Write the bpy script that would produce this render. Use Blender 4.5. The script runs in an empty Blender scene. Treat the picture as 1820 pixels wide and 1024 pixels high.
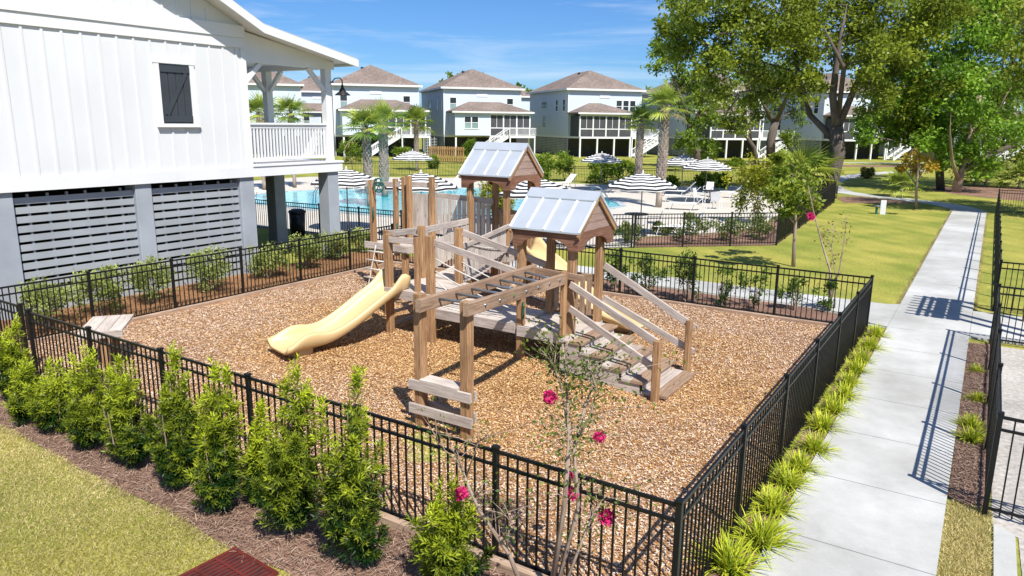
import bpy, math, random
import numpy as np
from mathutils import Matrix, Vector
random.seed(7); rng = np.random.default_rng(7)
R = math.radians
sc = bpy.context.scene
col = sc.collection

# ------------------------------------------------------------------ camera
CAM_H, PITCH, FPX, ROLL, AZ = 4.3288, .220693, 1300., -.0103966, .573642
_c, _s = math.cos(PITCH), math.sin(PITCH)
_cr, _sr = math.cos(ROLL), math.sin(ROLL)
_C, _S = math.cos(AZ), math.sin(AZ)
def grid(v):                      # camera-azimuth frame -> site grid (Y along the path, X across)
    return Vector((_C*v[0]-_S*v[1], _S*v[0]+_C*v[1], v[2]))
fwd0, up0, rt0 = Vector((0, _c, -_s)), Vector((0, _s, _c)), Vector((1, 0, 0))
rt = rt0*_cr-up0*_sr
up = rt0*_sr+up0*_cr
cd = bpy.data.cameras.new('camera'); cam = bpy.data.objects.new('camera', cd); col.objects.link(cam)
a, b, c = grid(rt), grid(up), -grid(fwd0)
M = Matrix(((a[0], b[0], c[0], 0), (a[1], b[1], c[1], 0), (a[2], b[2], c[2], CAM_H), (0, 0, 0, 1)))
cam.matrix_world = M
cd.sensor_width = 36; cd.lens = FPX/1820*36; cd.clip_end = 2000
sc.camera = cam
def ray(px, py):
    u, v = (px-910)/FPX, -(py-512)/FPX
    u, v = u*_cr+v*_sr, -u*_sr+v*_cr
    return grid((u, _c+v*_s, -_s+v*_c))
def G(px, py, z=0.):              # photograph pixel -> point on the horizontal plane z
    r = ray(px, py); t = (z-CAM_H)/r[2]
    return Vector((r[0]*t, r[1]*t, z))
def HT(bx, by, ty):               # height of a thing standing at pixel (bx,by) whose top is at pixel row ty
    g = G(bx, by); r = ray(bx, ty); f = Vector((-_S, _C))
    t = (g[0]*f[0]+g[1]*f[1])/(r[0]*f[0]+r[1]*f[1]); return CAM_H+r[2]*t

# ------------------------------------------------------------------ sky, sun, exposure
SUN = Vector((.655, -.455, 1.)).normalized()      # towards the sun
el = math.asin(SUN.z); az = math.atan2(SUN.x, SUN.y)
w = bpy.data.worlds.new('World'); sc.world = w; w.use_nodes = True
nt = w.node_tree; nt.nodes.clear()
out = nt.nodes.new('ShaderNodeOutputWorld'); bg = nt.nodes.new('ShaderNodeBackground')
sky = nt.nodes.new('ShaderNodeTexSky'); sky.sky_type = 'NISHITA'; sky.sun_disc = False
sky.sun_elevation = el; sky.sun_rotation = az
sky.air_density = 1.0; sky.dust_density = .25; sky.ozone_density = 3.5; sky.altitude = 0
bg.inputs[1].default_value = .075
tc = nt.nodes.new('ShaderNodeTexCoord'); mp = nt.nodes.new('ShaderNodeMapping')
mp.inputs['Rotation'].default_value = (0, 0, R(-30)); mp.inputs['Scale'].default_value = (1.3, 1.3, 16)
nz = nt.nodes.new('ShaderNodeTexNoise'); nz.inputs['Scale'].default_value = 1.7; nz.inputs['Detail'].default_value = 9; nz.inputs['Roughness'].default_value = .62
nz.inputs['Distortion'].default_value = .6
cr = nt.nodes.new('ShaderNodeValToRGB'); cr.color_ramp.elements[0].position = .47; cr.color_ramp.elements[1].position = .80
cr.color_ramp.elements[1].color = (.62, .62, .62, 1)
tint = nt.nodes.new('ShaderNodeMixRGB'); tint.blend_type = 'MULTIPLY'; tint.inputs[0].default_value = 1; tint.inputs[2].default_value = (.50, .80, 1.20, 1)
cm = nt.nodes.new('ShaderNodeMixRGB'); cm.inputs[2].default_value = (8.6, 9.6, 10.8, 1)
L = nt.links.new
L(tc.outputs['Generated'], mp.inputs[0]); L(mp.outputs[0], nz.inputs[0]); L(nz.outputs[0], cr.inputs[0])
L(sky.outputs[0], tint.inputs[1]); L(tint.outputs[0], cm.inputs[1]); L(cr.outputs[0], cm.inputs[0])
L(cm.outputs[0], bg.inputs[0]); L(bg.outputs[0], out.inputs[0])
sd = bpy.data.lights.new('sun', 'SUN'); so = bpy.data.objects.new('sun', sd); col.objects.link(so)
sd.energy = 5.0; sd.angle = R(.5); sd.color = (1, .95, .87)
so.rotation_euler = SUN.to_track_quat('Z', 'Y').to_euler()
sc.view_settings.view_transform = 'Standard'; sc.view_settings.look = 'None'
sc.view_settings.exposure = .47; sc.view_settings.gamma = 1
sc.view_settings.use_curve_mapping = False

# ------------------------------------------------------------------ helpers
def tag(o, label=None, cat=None, group=None, kind=None):
    if label: o['label'] = label
    if cat: o['category'] = cat
    if group: o['group'] = group
    if kind: o['kind'] = kind
    return o
def empty(name, loc=(0, 0, 0), rz=0, label=None, cat=None, group=None):
    o = bpy.data.objects.new(name, None); col.objects.link(o); o.location = loc; o.rotation_euler = (0, 0, rz)
    o.empty_display_size = .1
    return tag(o, label, cat, group)
def place(name, mesh, parent=None, loc=(0, 0, 0), rz=0, scale=None):
    o = bpy.data.objects.new(name, mesh); col.objects.link(o); o.parent = parent
    o.location = loc; o.rotation_euler = (0, 0, rz)
    if scale is not None: o.scale = scale if hasattr(scale, '__len__') else (scale,)*3
    return o
def copy_tree(o, parent=None):
    c = o.copy(); col.objects.link(c); c.parent = parent
    for ch in list(o.children): copy_tree(ch, c)
    return c
class MB:                         # collects prisms; keeps a grain coordinate that runs along each piece
    def __init__(s): s.v = []; s.f = []; s.g = []; s.n = 0
    def add(s, vs, fs, gs=None):
        off = random.uniform(0, 50)
        gs = gs if gs is not None else vs
        s.v += [tuple(p) for p in vs]; s.g += [(g[0]+off, g[1]+off*.37, g[2]+off*.71) for g in gs]
        s.f += [tuple(i+s.n for i in f) for f in fs]; s.n += len(vs); return s
    def beam(s, p0, p1, w=.1, h=.1, ch=.0, upv=(0, 0, 1)):
        p0, p1 = Vector(p0), Vector(p1); d = p1-p0; ln = d.length; d.normalize()
        u = Vector(upv)
        if abs(d.dot(u)) > .99: u = Vector((0, 1, 0))
        x = d.cross(u).normalized(); y = x.cross(d).normalized()
        a, b = w/2, h/2
        if ch: sec = [(-a+ch, -b), (a-ch, -b), (a, -b+ch), (a, b-ch), (a-ch, b), (-a+ch, b), (-a, b-ch), (-a, -b+ch)]
        else: sec = [(-a, -b), (a, -b), (a, b), (-a, b)]
        n = len(sec); vs = []; gs = []
        for k, p in ((0, p0), (ln, p1)):
            for q in sec: vs.append(p+x*q[0]+y*q[1]); gs.append((k, q[0], q[1]))
        fs = [(i, (i+1) % n, n+(i+1) % n, n+i) for i in range(n)]+[tuple(range(n-1, -1, -1)), tuple(range(n, 2*n))]
        return s.add(vs, fs, gs)
    def box(s, x0, x1, y0, y1, z0, z1, ch=0.):
        dx, dy, dz = x1-x0, y1-y0, z1-z0; cx, cy, cz = (x0+x1)/2, (y0+y1)/2, (z0+z1)/2
        if dz >= dx and dz >= dy: return s.beam((cx, cy, z0), (cx, cy, z1), dx, dy, ch, (0, 1, 0))
        if dx >= dy: return s.beam((x0, cy, cz), (x1, cy, cz), dy, dz, ch)
        return s.beam((cx, y0, cz), (cx, y1, cz), dx, dz, ch)
    def cyl(s, p0, p1, r0, r1=None, n=10):
        r1 = r0 if r1 is None else r1
        return s.tube([p0, p1], [r0, r1], n)
    def tube(s, pts, rad, n=8):
        pts = [Vector(p) for p in pts]; m = len(pts)
        if not hasattr(rad, '__len__'): rad = [rad]*m
        vs = []; gs = []; px = None; run = 0
        for i, p in enumerate(pts):
            d = (pts[min(i+1, m-1)]-pts[max(i-1, 0)]).normalized()
            if px is None:
                px = d.cross(Vector((0, 0, 1))) if abs(d.z) < .95 else d.cross(Vector((0, 1, 0)))
            px = (px-d*px.dot(d)).normalized(); py = d.cross(px)
            if i: run += (p-pts[i-1]).length
            for k in range(n):
                t = 2*math.pi*k/n; o = (px*math.cos(t)+py*math.sin(t))*rad[i]; vs.append(p+o); gs.append((run, o.x, o.y))
        fs = [(i*n+k, i*n+(k+1) % n, (i+1)*n+(k+1) % n, (i+1)*n+k) for i in range(m-1) for k in range(n)]
        fs += [tuple(range(n-1, -1, -1)), tuple(range((m-1)*n, m*n))]
        return s.add(vs, fs, gs)
    def prism(s, poly, d, axis='z', t0=0.):   # poly in 2D extruded over thickness d along axis
        n = len(poly)
        def P(q, t): return {'z': (q[0], q[1], t), 'y': (q[0], t, q[1]), 'x': (t, q[0], q[1])}[axis]
        vs = [P(q, t0) for q in poly]+[P(q, t0+d) for q in poly]
        gs = [(q[0], q[1], 0) for q in poly]+[(q[0], q[1], d) for q in poly]
        fs = [(i, (i+1) % n, n+(i+1) % n, n+i) for i in range(n)]+[tuple(range(n-1, -1, -1)), tuple(range(n, 2*n))]
        return s.add(vs, fs, gs)
    def lathe(s, prof, n=16, c=(0, 0, 0)):
        vs = []; m = len(prof)
        for r, z in prof:
            for k in range(n):
                t = 2*math.pi*k/n; vs.append((c[0]+r*math.cos(t), c[1]+r*math.sin(t), c[2]+z))
        fs = [(i*n+k, i*n+(k+1) % n, (i+1)*n+(k+1) % n, (i+1)*n+k) for i in range(m-1) for k in range(n)]
        return s.add(vs, fs)
    def mesh(s, name, mat, smooth=False):
        me = bpy.data.meshes.new(name); me.from_pydata(s.v, [], s.f)
        at = me.attributes.new('gc', 'FLOAT_VECTOR', 'POINT'); at.data.foreach_set('vector', np.array(s.g, dtype=np.float32).ravel())
        import bmesh
        bm = bmesh.new(); bm.from_mesh(me); bmesh.ops.recalc_face_normals(bm, faces=bm.faces); bm.to_mesh(me); bm.free()
        me.materials.append(mat)
        if smooth: me.polygons.foreach_set('use_smooth', [True]*len(me.polygons))
        me.update(); return me
    def build(s, name, mat, parent=None, smooth=False):
        return place(name, s.mesh(name, mat, smooth), parent)
def np_mesh(name, V, F, mat, colr=None, smooth=False):   # V (n,3), F (m,k) uniform polygons, colr (n,3)
    me = bpy.data.meshes.new(name); V = np.asarray(V, np.float32); F = np.asarray(F, np.int32)
    m, k = F.shape
    me.vertices.add(len(V)); me.vertices.foreach_set('co', V.ravel())
    me.loops.add(m*k); me.loops.foreach_set('vertex_index', F.ravel())
    me.polygons.add(m); me.polygons.foreach_set('loop_start', np.arange(0, m*k, k, dtype=np.int32))
    me.polygons.foreach_set('loop_total', np.full(m, k, np.int32))
    if smooth: me.polygons.foreach_set('use_smooth', np.ones(m, bool))
    if colr is not None:
        at = me.color_attributes.new('col', 'FLOAT_COLOR', 'POINT')
        at.data.foreach_set('color', np.c_[colr, np.ones(len(V))].astype(np.float32).ravel())
    me.materials.append(mat); me.update(calc_edges=True); return me
def unit(a): return a/np.maximum(np.linalg.norm(a, axis=-1, keepdims=True), 1e-9)
def leaf_quads(P, D, N, ln, wd, colr):    # diamond leaves: base P, direction D, normal N
    D = unit(D); Sd = unit(np.cross(D, N)); n = len(P)
    ln = np.broadcast_to(np.asarray(ln, float), (n,))[:, None]; wd = np.broadcast_to(np.asarray(wd, float), (n,))[:, None]
    bend = unit(np.cross(Sd, D))*ln*.12
    V = np.stack([P, P+D*ln*.45+Sd*wd*.5+bend, P+D*ln, P+D*ln*.45-Sd*wd*.5+bend], 1).reshape(-1, 3)
    F = np.arange(4*n).reshape(n, 4); return V, F, np.repeat(colr, 4, 0)
def rdir(n, zb=0.): d = rng.normal(size=(n, 3)); d[:, 2] += zb; return unit(d)

# ------------------------------------------------------------------ materials
def nodes(name):
    m = bpy.data.materials.new(name); m.use_nodes = True; n = m.node_tree
    return m, n, n.nodes['Principled BSDF']
def N(n, t, **k):
    x = n.nodes.new(t)
    for a, v in k.items():
        if isinstance(a, str) and a.startswith('i_'): x.inputs[a[2:].replace('_', ' ')].default_value = v
        else: setattr(x, a, v)
    return x
def ramp(n, stops):
    r = n.nodes.new('ShaderNodeValToRGB'); e = r.color_ramp.elements
    while len(e) < len(stops): e.new(.5)
    for k, (p, c) in enumerate(stops): e[k].position = p; e[k].color = (*c, 1)
    return r
def paint(name, c, rough=.5, var=.06, scale=1.5, bump=.0, metal=0., bscale=40, coord='Object', spec=.4):
    m, n, b = nodes(name); l = n.links.new
    t = N(n, 'ShaderNodeTexCoord'); z = N(n, 'ShaderNodeTexNoise', i_Scale=scale, i_Detail=6.)
    l(t.outputs[coord], z.inputs[0])
    lo = tuple(max(0, x*(1-var*1.6)) for x in c); hi = tuple(min(1, x*(1+var)) for x in c)
    r = ramp(n, [(.3, lo), (.7, hi)]); l(z.outputs[0], r.inputs[0]); l(r.outputs[0], b.inputs['Base Color'])
    b.inputs['Roughness'].default_value = rough; b.inputs['Metallic'].default_value = metal
    b.inputs['Specular IOR Level'].default_value = spec
    if bump:
        z2 = N(n, 'ShaderNodeTexNoise', i_Scale=bscale, i_Detail=5.); l(t.outputs[coord], z2.inputs[0])
        bp = N(n, 'ShaderNodeBump', i_Strength=bump, i_Distance=.01); l(z2.outputs[0], bp.inputs['Height']); l(bp.outputs[0], b.inputs['Normal'])
    return m
def wood(name, dark, mid, light, rough=.8, knots=True):
    m, n, b = nodes(name); l = n.links.new
    at = N(n, 'ShaderNodeAttribute', attribute_name='gc')
    m1 = N(n, 'ShaderNodeMapping'); m1.inputs['Scale'].default_value = (1.3, 26, 26); l(at.outputs['Vector'], m1.inputs[0])
    z1 = N(n, 'ShaderNodeTexNoise', i_Scale=1.6, i_Detail=7., i_Roughness=.65, i_Distortion=1.2); l(m1.outputs[0], z1.inputs[0])
    r = ramp(n, [(.30, dark), (.5, mid), (.72, light)]); l(z1.outputs[0], r.inputs[0])
    z2 = N(n, 'ShaderNodeTexNoise', i_Scale=.9, i_Detail=3.); l(at.outputs['Vector'], z2.inputs[0])
    mx = N(n, 'ShaderNodeMixRGB', blend_type='MULTIPLY'); mx.inputs[0].default_value = 1
    r2 = ramp(n, [(.3, (.72, .68, .66)), (.7, (1.12, 1.1, 1.08))]); l(z2.outputs[0], r2.inputs[0])
    l(r.outputs[0], mx.inputs[1]); l(r2.outputs[0], mx.inputs[2]); last = mx
    if knots:
        m3 = N(n, 'ShaderNodeMapping'); m3.inputs['Scale'].default_value = (2.2, 7, 7); l(at.outputs['Vector'], m3.inputs[0])
        v = N(n, 'ShaderNodeTexVoronoi', i_Scale=1.); l(m3.outputs[0], v.inputs[0])
        r3 = ramp(n, [(.06, (.45, .36, .3)), (.14, (1, 1, 1))]); l(v.outputs['Distance'], r3.inputs[0])
        m4 = N(n, 'ShaderNodeMixRGB', blend_type='MULTIPLY'); m4.inputs[0].default_value = .8
        l(mx.outputs[0], m4.inputs[1]); l(r3.outputs[0], m4.inputs[2]); last = m4
    l(last.outputs[0], b.inputs['Base Color']); b.inputs['Roughness'].default_value = rough; b.inputs['Specular IOR Level'].default_value = .2
    bp = N(n, 'ShaderNodeBump', i_Strength=.5, i_Distance=.006); l(z1.outputs[0], bp.inputs['Height']); l(bp.outputs[0], b.inputs['Normal'])
    return m
def leafmat(name, trans=.35, gloss=.45, gain=1.):
    m, n, b = nodes(name); l = n.links.new
    at = N(n, 'ShaderNodeVertexColor', layer_name='col')
    g = N(n, 'ShaderNodeMixRGB', blend_type='MULTIPLY'); g.inputs[0].default_value = 1; g.inputs[2].default_value = (gain, gain, gain, 1)
    l(at.outputs[0], g.inputs[1]); l(g.outputs[0], b.inputs['Base Color']); b.inputs['Roughness'].default_value = gloss
    b.inputs['Specular IOR Level'].default_value = .3
    tr = N(n, 'ShaderNodeBsdfTranslucent'); l(g.outputs[0], tr.inputs[0])
    mx = N(n, 'ShaderNodeMixShader'); mx.inputs[0].default_value = trans
    l(b.outputs[0], mx.inputs[1]); l(tr.outputs[0], mx.inputs[2]); l(mx.outputs[0], n.nodes['Material Output'].inputs[0])
    return m
def ground(name, stops, scale, big=None, bump=.4, fine=60, rough=.95, dist=.02, speck=0., stripe=0.):
    m, n, b = nodes(name); l = n.links.new
    t = N(n, 'ShaderNodeTexCoord')
    z = N(n, 'ShaderNodeTexNoise', i_Scale=scale, i_Detail=10., i_Roughness=.7); l(t.outputs['Object'], z.inputs[0])
    r = ramp(n, stops); l(z.outputs[0], r.inputs[0]); last = r
    if big:
        z2 = N(n, 'ShaderNodeTexNoise', i_Scale=big[0], i_Detail=4.); l(t.outputs['Object'], z2.inputs[0])
        r2 = ramp(n, [(.35, big[1]), (.65, big[2])]); l(z2.outputs[0], r2.inputs[0])
        mx = N(n, 'ShaderNodeMixRGB', blend_type='MULTIPLY'); mx.inputs[0].default_value = 1
        l(r.outputs[0], mx.inputs[1]); l(r2.outputs[0], mx.inputs[2]); last = mx
    for amt, tex in ((speck, 'n'), (stripe, 'w')):
        if not amt: continue
        if tex == 'n': q = N(n, 'ShaderNodeTexNoise', i_Scale=38., i_Detail=8., i_Roughness=.8)
        else: q = N(n, 'ShaderNodeTexWave', wave_type='BANDS', bands_direction='DIAGONAL', i_Scale=.42, i_Distortion=1.2, i_Detail=3.)
        l(t.outputs['Object'], q.inputs[0]); r4 = ramp(n, [(.32, (1-amt,)*3), (.68, (1+amt,)*3)]); l(q.outputs[0], r4.inputs[0])
        m5 = N(n, 'ShaderNodeMixRGB', blend_type='MULTIPLY'); m5.inputs[0].default_value = 1; l(last.outputs[0], m5.inputs[1]); l(r4.outputs[0], m5.inputs[2]); last = m5
    l(last.outputs[0], b.inputs['Base Color']); b.inputs['Roughness'].default_value = rough; b.inputs['Specular IOR Level'].default_value = .15
    z3 = N(n, 'ShaderNodeTexNoise', i_Scale=fine, i_Detail=6.); l(t.outputs['Object'], z3.inputs[0])
    bp = N(n, 'ShaderNodeBump', i_Strength=bump, i_Distance=dist); l(z3.outputs[0], bp.inputs['Height']); l(bp.outputs[0], b.inputs['Normal'])
    return m
M_lawn = ground('lawn_turf', [(.25, (.10, .13, .022)), (.42, (.235, .25, .046)), (.58, (.35, .335, .085)), (.78, (.50, .45, .17))], 13, (.45, (.68, .80, .60), (1.22, 1.13, 1.1)), .8, 45, speck=.32, stripe=.045)
M_straw = ground('pine_straw', [(.3, (.11, .062, .045)), (.5, (.25, .155, .115)), (.7, (.42, .29, .22))], 22, (.8, (.75, .72, .72), (1.15, 1.1, 1.05)), .9, 60)
M_strawo = ground('orange_pine_straw', [(.3, (.14, .065, .03)), (.5, (.29, .15, .075)), (.7, (.44, .26, .14))], 22, (.8, (.8, .8, .8), (1.1, 1.1, 1.1)), .9, 60)
M_mulchg = ground('mulch_base', [(.3, (.14, .065, .025)), (.5, (.36, .19, .08)), (.7, (.56, .36, .2))], 26, (.6, (.85, .82, .8), (1.1, 1.08, 1.05)), .9, 50)
M_gravel = ground('gravel_lot', [(.3, (.28, .26, .23)), (.5, (.46, .43, .39)), (.7, (.62, .59, .55))], 14, (.9, (.8, .8, .8), (1.1, 1.1, 1.1)), .6, 80)
M_conc = ground('concrete', [(.3, (.40, .405, .395)), (.55, (.455, .46, .45)), (.8, (.51, .51, .495))], 3.5, (.42, (.84, .83, .80), (1.18, 1.18, 1.17)), .4, 110, .85, .004, speck=.05)
M_deckc = ground('pool_deck_concrete', [(.3, (.52, .48, .42)), (.7, (.60, .565, .50))], 1.5, (.2, (.92, .92, .92), (1.05, 1.05, 1.05)), .2, 60, .85, .004)
M_black = paint('black_fence_paint', (.008, .009, .009), .38, .2, 3, spec=.35)
M_blackm = paint('black_metal', (.02, .02, .022), .4, .2)
M_white = paint('white_board_paint', (.66, .675, .685), .55, .03, .7, .05, bscale=30)
M_trim = paint('white_trim_paint', (.72, .73, .735), .5, .03, .9)
M_grey = paint('grey_slat_paint', (.33, .355, .38), .6, .08, 1.2, .1)
M_pier = paint('grey_pier_stucco', (.33, .36, .40), .8, .08, 1.5, .3, bscale=70)
M_shut = paint('charcoal_shutter', (.045, .052, .062), .5, .1)
M_void_shade = paint('painted_void_shade', (.05, .05, .055), .8, .1)  # near-black colour standing in for shade under floors and in the grate
M_metalroof = paint('galvanised_roof', (.52, .565, .62), .45, .05, 2.5, .1, metal=.35, bscale=18)
M_slide = paint('tan_slide_plastic', (.66, .485, .245), .45, .05, 1.2, spec=.5)
M_green = paint('green_plastic', (.01, .13, .10), .4, .1)
M_rope = paint('white_rope', (.62, .60, .55), .8, .1, 20)
M_pipe = paint('grey_pipe', (.23, .26, .29), .35, .1, metal=.6)
M_post = wood('brown_post_wood', (.16, .09, .043), (.355, .21, .108), (.54, .36, .21))
M_beam = wood('beam_wood', (.17, .105, .065), (.34, .235, .16), (.48, .37, .28))
M_roofb = wood('red_brown_wood', (.10, .045, .028), (.225, .115, .075), (.36, .22, .155))
M_gab = wood('gable_wood', (.20, .13, .105), (.35, .255, .215), (.46, .36, .31))
M_old = wood('weathered_wood', (.26, .22, .195), (.48, .43, .39), (.66, .61, .57))
M_dock = wood('deck_wood', (.34, .30, .265), (.56, .51, .46), (.72, .675, .63))
M_kerb = wood('border_timber', (.2, .13, .09), (.4, .29, .21), (.56, .44, .34))
M_ywood = wood('new_fence_wood', (.28, .16, .06), (.42, .27, .12), (.52, .36, .18))
M_bark = wood('oak_bark', (.05, .042, .036), (.13, .11, .095), (.26, .23, .2), .95, False)
M_palmb = wood('palm_trunk', (.13, .10, .08), (.36, .305, .255), (.60, .54, .47), .95, False)
M_twig = wood('twig_bark', (.18, .13, .1), (.36, .28, .22), (.52, .44, .37), .9, False)
M_leaf = leafmat('foliage', .40, gain=.98)
M_needle = leafmat('needle_foliage', .3, .4)
M_flower = leafmat('blossom', .3, .6)
M_chip = leafmat('wood_chip', 0., .9)
M_shingle = ground('roof_shingles', [(.3, (.13, .10, .085)), (.5, (.22, .175, .15)), (.7, (.31, .255, .225))], 3.2, (.3, (.85, .85, .85), (1.1, 1.1, 1.1)), .8, 9, .95, .05)
def siding(name, c):
    m, n, b = nodes(name); l = n.links.new
    t = N(n, 'ShaderNodeTexCoord'); wv = N(n, 'ShaderNodeTexWave', wave_type='BANDS', bands_direction='Z', wave_profile='SAW', i_Scale=1.05)
    l(t.outputs['Object'], wv.inputs[0]); bp = N(n, 'ShaderNodeBump', i_Strength=.25, i_Distance=.01); l(wv.outputs[0], bp.inputs['Height']); l(bp.outputs[0], b.inputs['Normal'])
    z = N(n, 'ShaderNodeTexNoise', i_Scale=.4, i_Detail=4.); l(t.outputs['Object'], z.inputs[0])
    r = ramp(n, [(.3, tuple(x*.95 for x in c)), (.7, c)]); l(z.outputs[0], r.inputs[0]); l(r.outputs[0], b.inputs['Base Color']); b.inputs['Roughness'].default_value = .6
    return m
M_side = siding('shade_blue_lap_siding', (.56, .635, .735))  # white siding with the blue of skylit shade put into its colour
M_siding_grey = siding('pale_grey_lap_siding', (.56, .60, .64))
M_glass = paint('window_glass', (.03, .04, .047), .1, .2, .3, spec=.45)
M_glassl = paint('window_blind_glass', (.24, .34, .34), .15, .2, .3, spec=.8)
M_screen = paint('insect_screen', (.06, .065, .07), .6, .1)
def water():
    m, n, b = nodes('pool_water'); l = n.links.new
    b.inputs['Base Color'].default_value = (.05, .50, .62, 1); b.inputs['Roughness'].default_value = .05
    t = N(n, 'ShaderNodeTexCoord'); z = N(n, 'ShaderNodeTexNoise', i_Scale=2.2, i_Detail=4., i_Distortion=.8); l(t.outputs['Object'], z.inputs[0])
    r = ramp(n, [(.35, (.035, .42, .55)), (.65, (.12, .62, .72))]); l(z.outputs[0], r.inputs[0]); l(r.outputs[0], b.inputs['Base Color'])
    bp = N(n, 'ShaderNodeBump', i_Strength=.25, i_Distance=.05); l(z.outputs[0], bp.inputs['Height']); l(bp.outputs[0], b.inputs['Normal'])
    return m
M_water = water()
def stripes():
    m, n, b = nodes('striped_canvas'); l = n.links.new
    at = N(n, 'ShaderNodeAttribute', attribute_name='gc'); sp = N(n, 'ShaderNodeSeparateXYZ'); l(at.outputs['Vector'], sp.inputs[0])
    mu = N(n, 'ShaderNodeMath', operation='MULTIPLY'); mu.inputs[1].default_value = 4.7; l(sp.outputs[0], mu.inputs[0])
    fr = N(n, 'ShaderNodeMath', operation='FRACT'); l(mu.outputs[0], fr.inputs[0])
    gt = N(n, 'ShaderNodeMath', operation='GREATER_THAN'); gt.inputs[1].default_value = .47; l(fr.outputs[0], gt.inputs[0])
    r = ramp(n, [(.49, (.80, .80, .78)), (.51, (.02, .022, .028))]); l(gt.outputs[0], r.inputs[0]); l(r.outputs[0], b.inputs['Base Color'])
    b.inputs['Roughness'].default_value = .9
    return m
M_stripe = stripes()
def slabmesh(name, poly, z, mat, th=.0):
    mb = MB()
    if th: mb.prism(poly, th, 'z', z-th)
    else: mb.add([(p[0], p[1], z) for p in poly], [tuple(range(len(poly)))])
    return mb.mesh(name, mat)
def sheet(name, poly, z, mat, th=0.):
    return tag(place(name, slabmesh(name, poly, z, mat, th)), kind='structure')

# ================================================================== THE SETTING
sheet('ground', [(-600, -200), (500, -200), (500, 900), (-600, 900)], 0, M_lawn)
# main concrete path, slab by slab
path = sheet('path', [(-1.49, -6), (.05, -6), (.05, 46.4), (-1.49, 48.9)], .006, M_conc)
PB = [-2.1, -.5, 1.1, 2.7, 4.3, 5.95, 7.65, 9.3, 10.95, 12.6, 14.25, 15.9, 17.6, 20.15, 21.8, 23.5, 25.2, 26.9, 28.6, 30.3, 32, 33.7, 35.4, 37.1, 38.8, 40.5, 42.2, 43.9, 45.6]
for y0, y1 in zip(PB, PB[1:]):
    place('slab', slabmesh('slab', [(-1.49, y0+.009), (.05, y0+.009), (.05, y1-.009), (-1.49, y1-.009)], .045, M_conc, .04), path)
cross = sheet('cross_path', [(-14.5, 18.85), (-1.49, 18.62), (-1.49, 17.6), (-1.8, 17.6), (-2.4, 18.3), (-3.4, 18.52)], .008, M_conc)
xb = [-14.5, -12.9, -11.3, -9.7, -8.1, -6.5, -4.9, -3.2]
for x0, x1 in zip(xb, xb[1:]):
    place('slab', slabmesh('slab', [(x0+.006, 18.62), (x1-.006, 18.62), (x1-.006, 19.93), (x0+.006, 19.93)], .045, M_conc, .04), cross)
place('slab', slabmesh('slab', [(-3.19, 18.6), (-2.4, 18.3), (-1.85, 17.75), (-1.496, 17.61), (-1.496, 20.14), (-1.75, 19.97), (-3.19, 19.93)], .045, M_conc, .04), cross)
for x0, x1 in ((.056, 1.7), (1.712, 3.3), (3.312, 4.9)):
    place('slab', slabmesh('slab', [(x0, 17.75), (x1, 17.75), (x1, 20.4), (x0, 20.4)], .045, M_conc, .04), cross)
def ribbon(name, pts, wd, z, mat):
    v = []
    for i, p in enumerate(pts):
        d = (Vector(pts[min(i+1, len(pts)-1)])-Vector(pts[max(i-1, 0)])).normalized(); s = Vector((-d[1], d[0]))*wd/2
        v += [(p[0]+s[0], p[1]+s[1], z), (p[0]-s[0], p[1]-s[1], z)]
    mb = MB(); mb.add(v, [(2*i, 2*i+1, 2*i+3, 2*i+2) for i in range(len(pts)-1)])
    return tag(mb.build(name, mat), kind='structure')
ribbon('winding_path', [(-.72, 45.7), (-.85, 47), (-1.5, 48.6), (-2.8, 50.3), (-4.6, 51.6), (-6.6, 52.8), (-8.4, 54.6), (-9.6, 57.5), (-10.6, 62), (-11, 68), (-10.4, 75), (-8.6, 82), (-6, 88)], 1.6, .012, M_conc)
ribbon('far_path', [(-26, 92), (-20, 98), (-12, 103), (-4, 107), (6, 112)], 1.6, .012, M_conc)
# playground surface, planting beds, gravel
PX0, PX1, PY0, PY1 = -15.35, -1.85, 5.5, 16.95
def lumps(x, y):                   # gentle scuffs and heaps in the mulch
    e = np.clip(np.minimum(np.minimum(x-PX0, PX1-x), np.minimum(y-PY0, PY1-y))/.5, 0, 1)
    scuff = -.035*np.exp(-(((x+10.7)/.7)**2+((y-8.2)/.6)**2))-.03*np.exp(-(((x+3.4)/.6)**2+((y-11.4)/.8)**2))-.03*np.exp(-(((x+6.1)/.8)**2+((y-7.3)/.6)**2))
    return .045+e*(.016*np.sin(x*1.7+np.sin(y*1.1)*1.5)+.014*np.sin(y*2.3+1.2*np.sin(x*.9))+.010*np.sin(x*4.1+y*3.3)+.007*np.sin(x*7.3-y*5.9)+scuff)
_gx, _gy = np.meshgrid(np.linspace(PX0, PX1, 136), np.linspace(PY0, PY1, 116)); _gv = np.c_[_gx.ravel(), _gy.ravel(), lumps(_gx.ravel(), _gy.ravel())]
_i = (np.arange(115)[:, None]*136+np.arange(135)[None]).ravel(); _gf = np.c_[_i, _i+1, _i+137, _i+136]
tag(place('playground_surface', np_mesh('playground_surface', _gv, _gf, M_mulchg, smooth=True)), kind='structure')
sheet('front_bed', [(-24, 5.4), (-24, 4.5), (-11.6, 4.3), (-8.5, 4.2), (-7.3, 4.22), (-5.9, 4.12), (-5.35, 4.2), (-4.4, 4.0), (-3.2, 3.6), (-1.9, 3.5), (-1.9, 5.42)], .010, M_straw)
sheet('side_bed', [(-17.9, -4), (-15.42, -4), (-15.42, 18.2), (-17.9, 18.2)], .010, M_strawo)
sheet('path_edge_bed', [(-1.80, 3.5), (-1.495, 3.5), (-1.495, 17.4), (-1.80, 17.4)], .010, M_straw)
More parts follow.
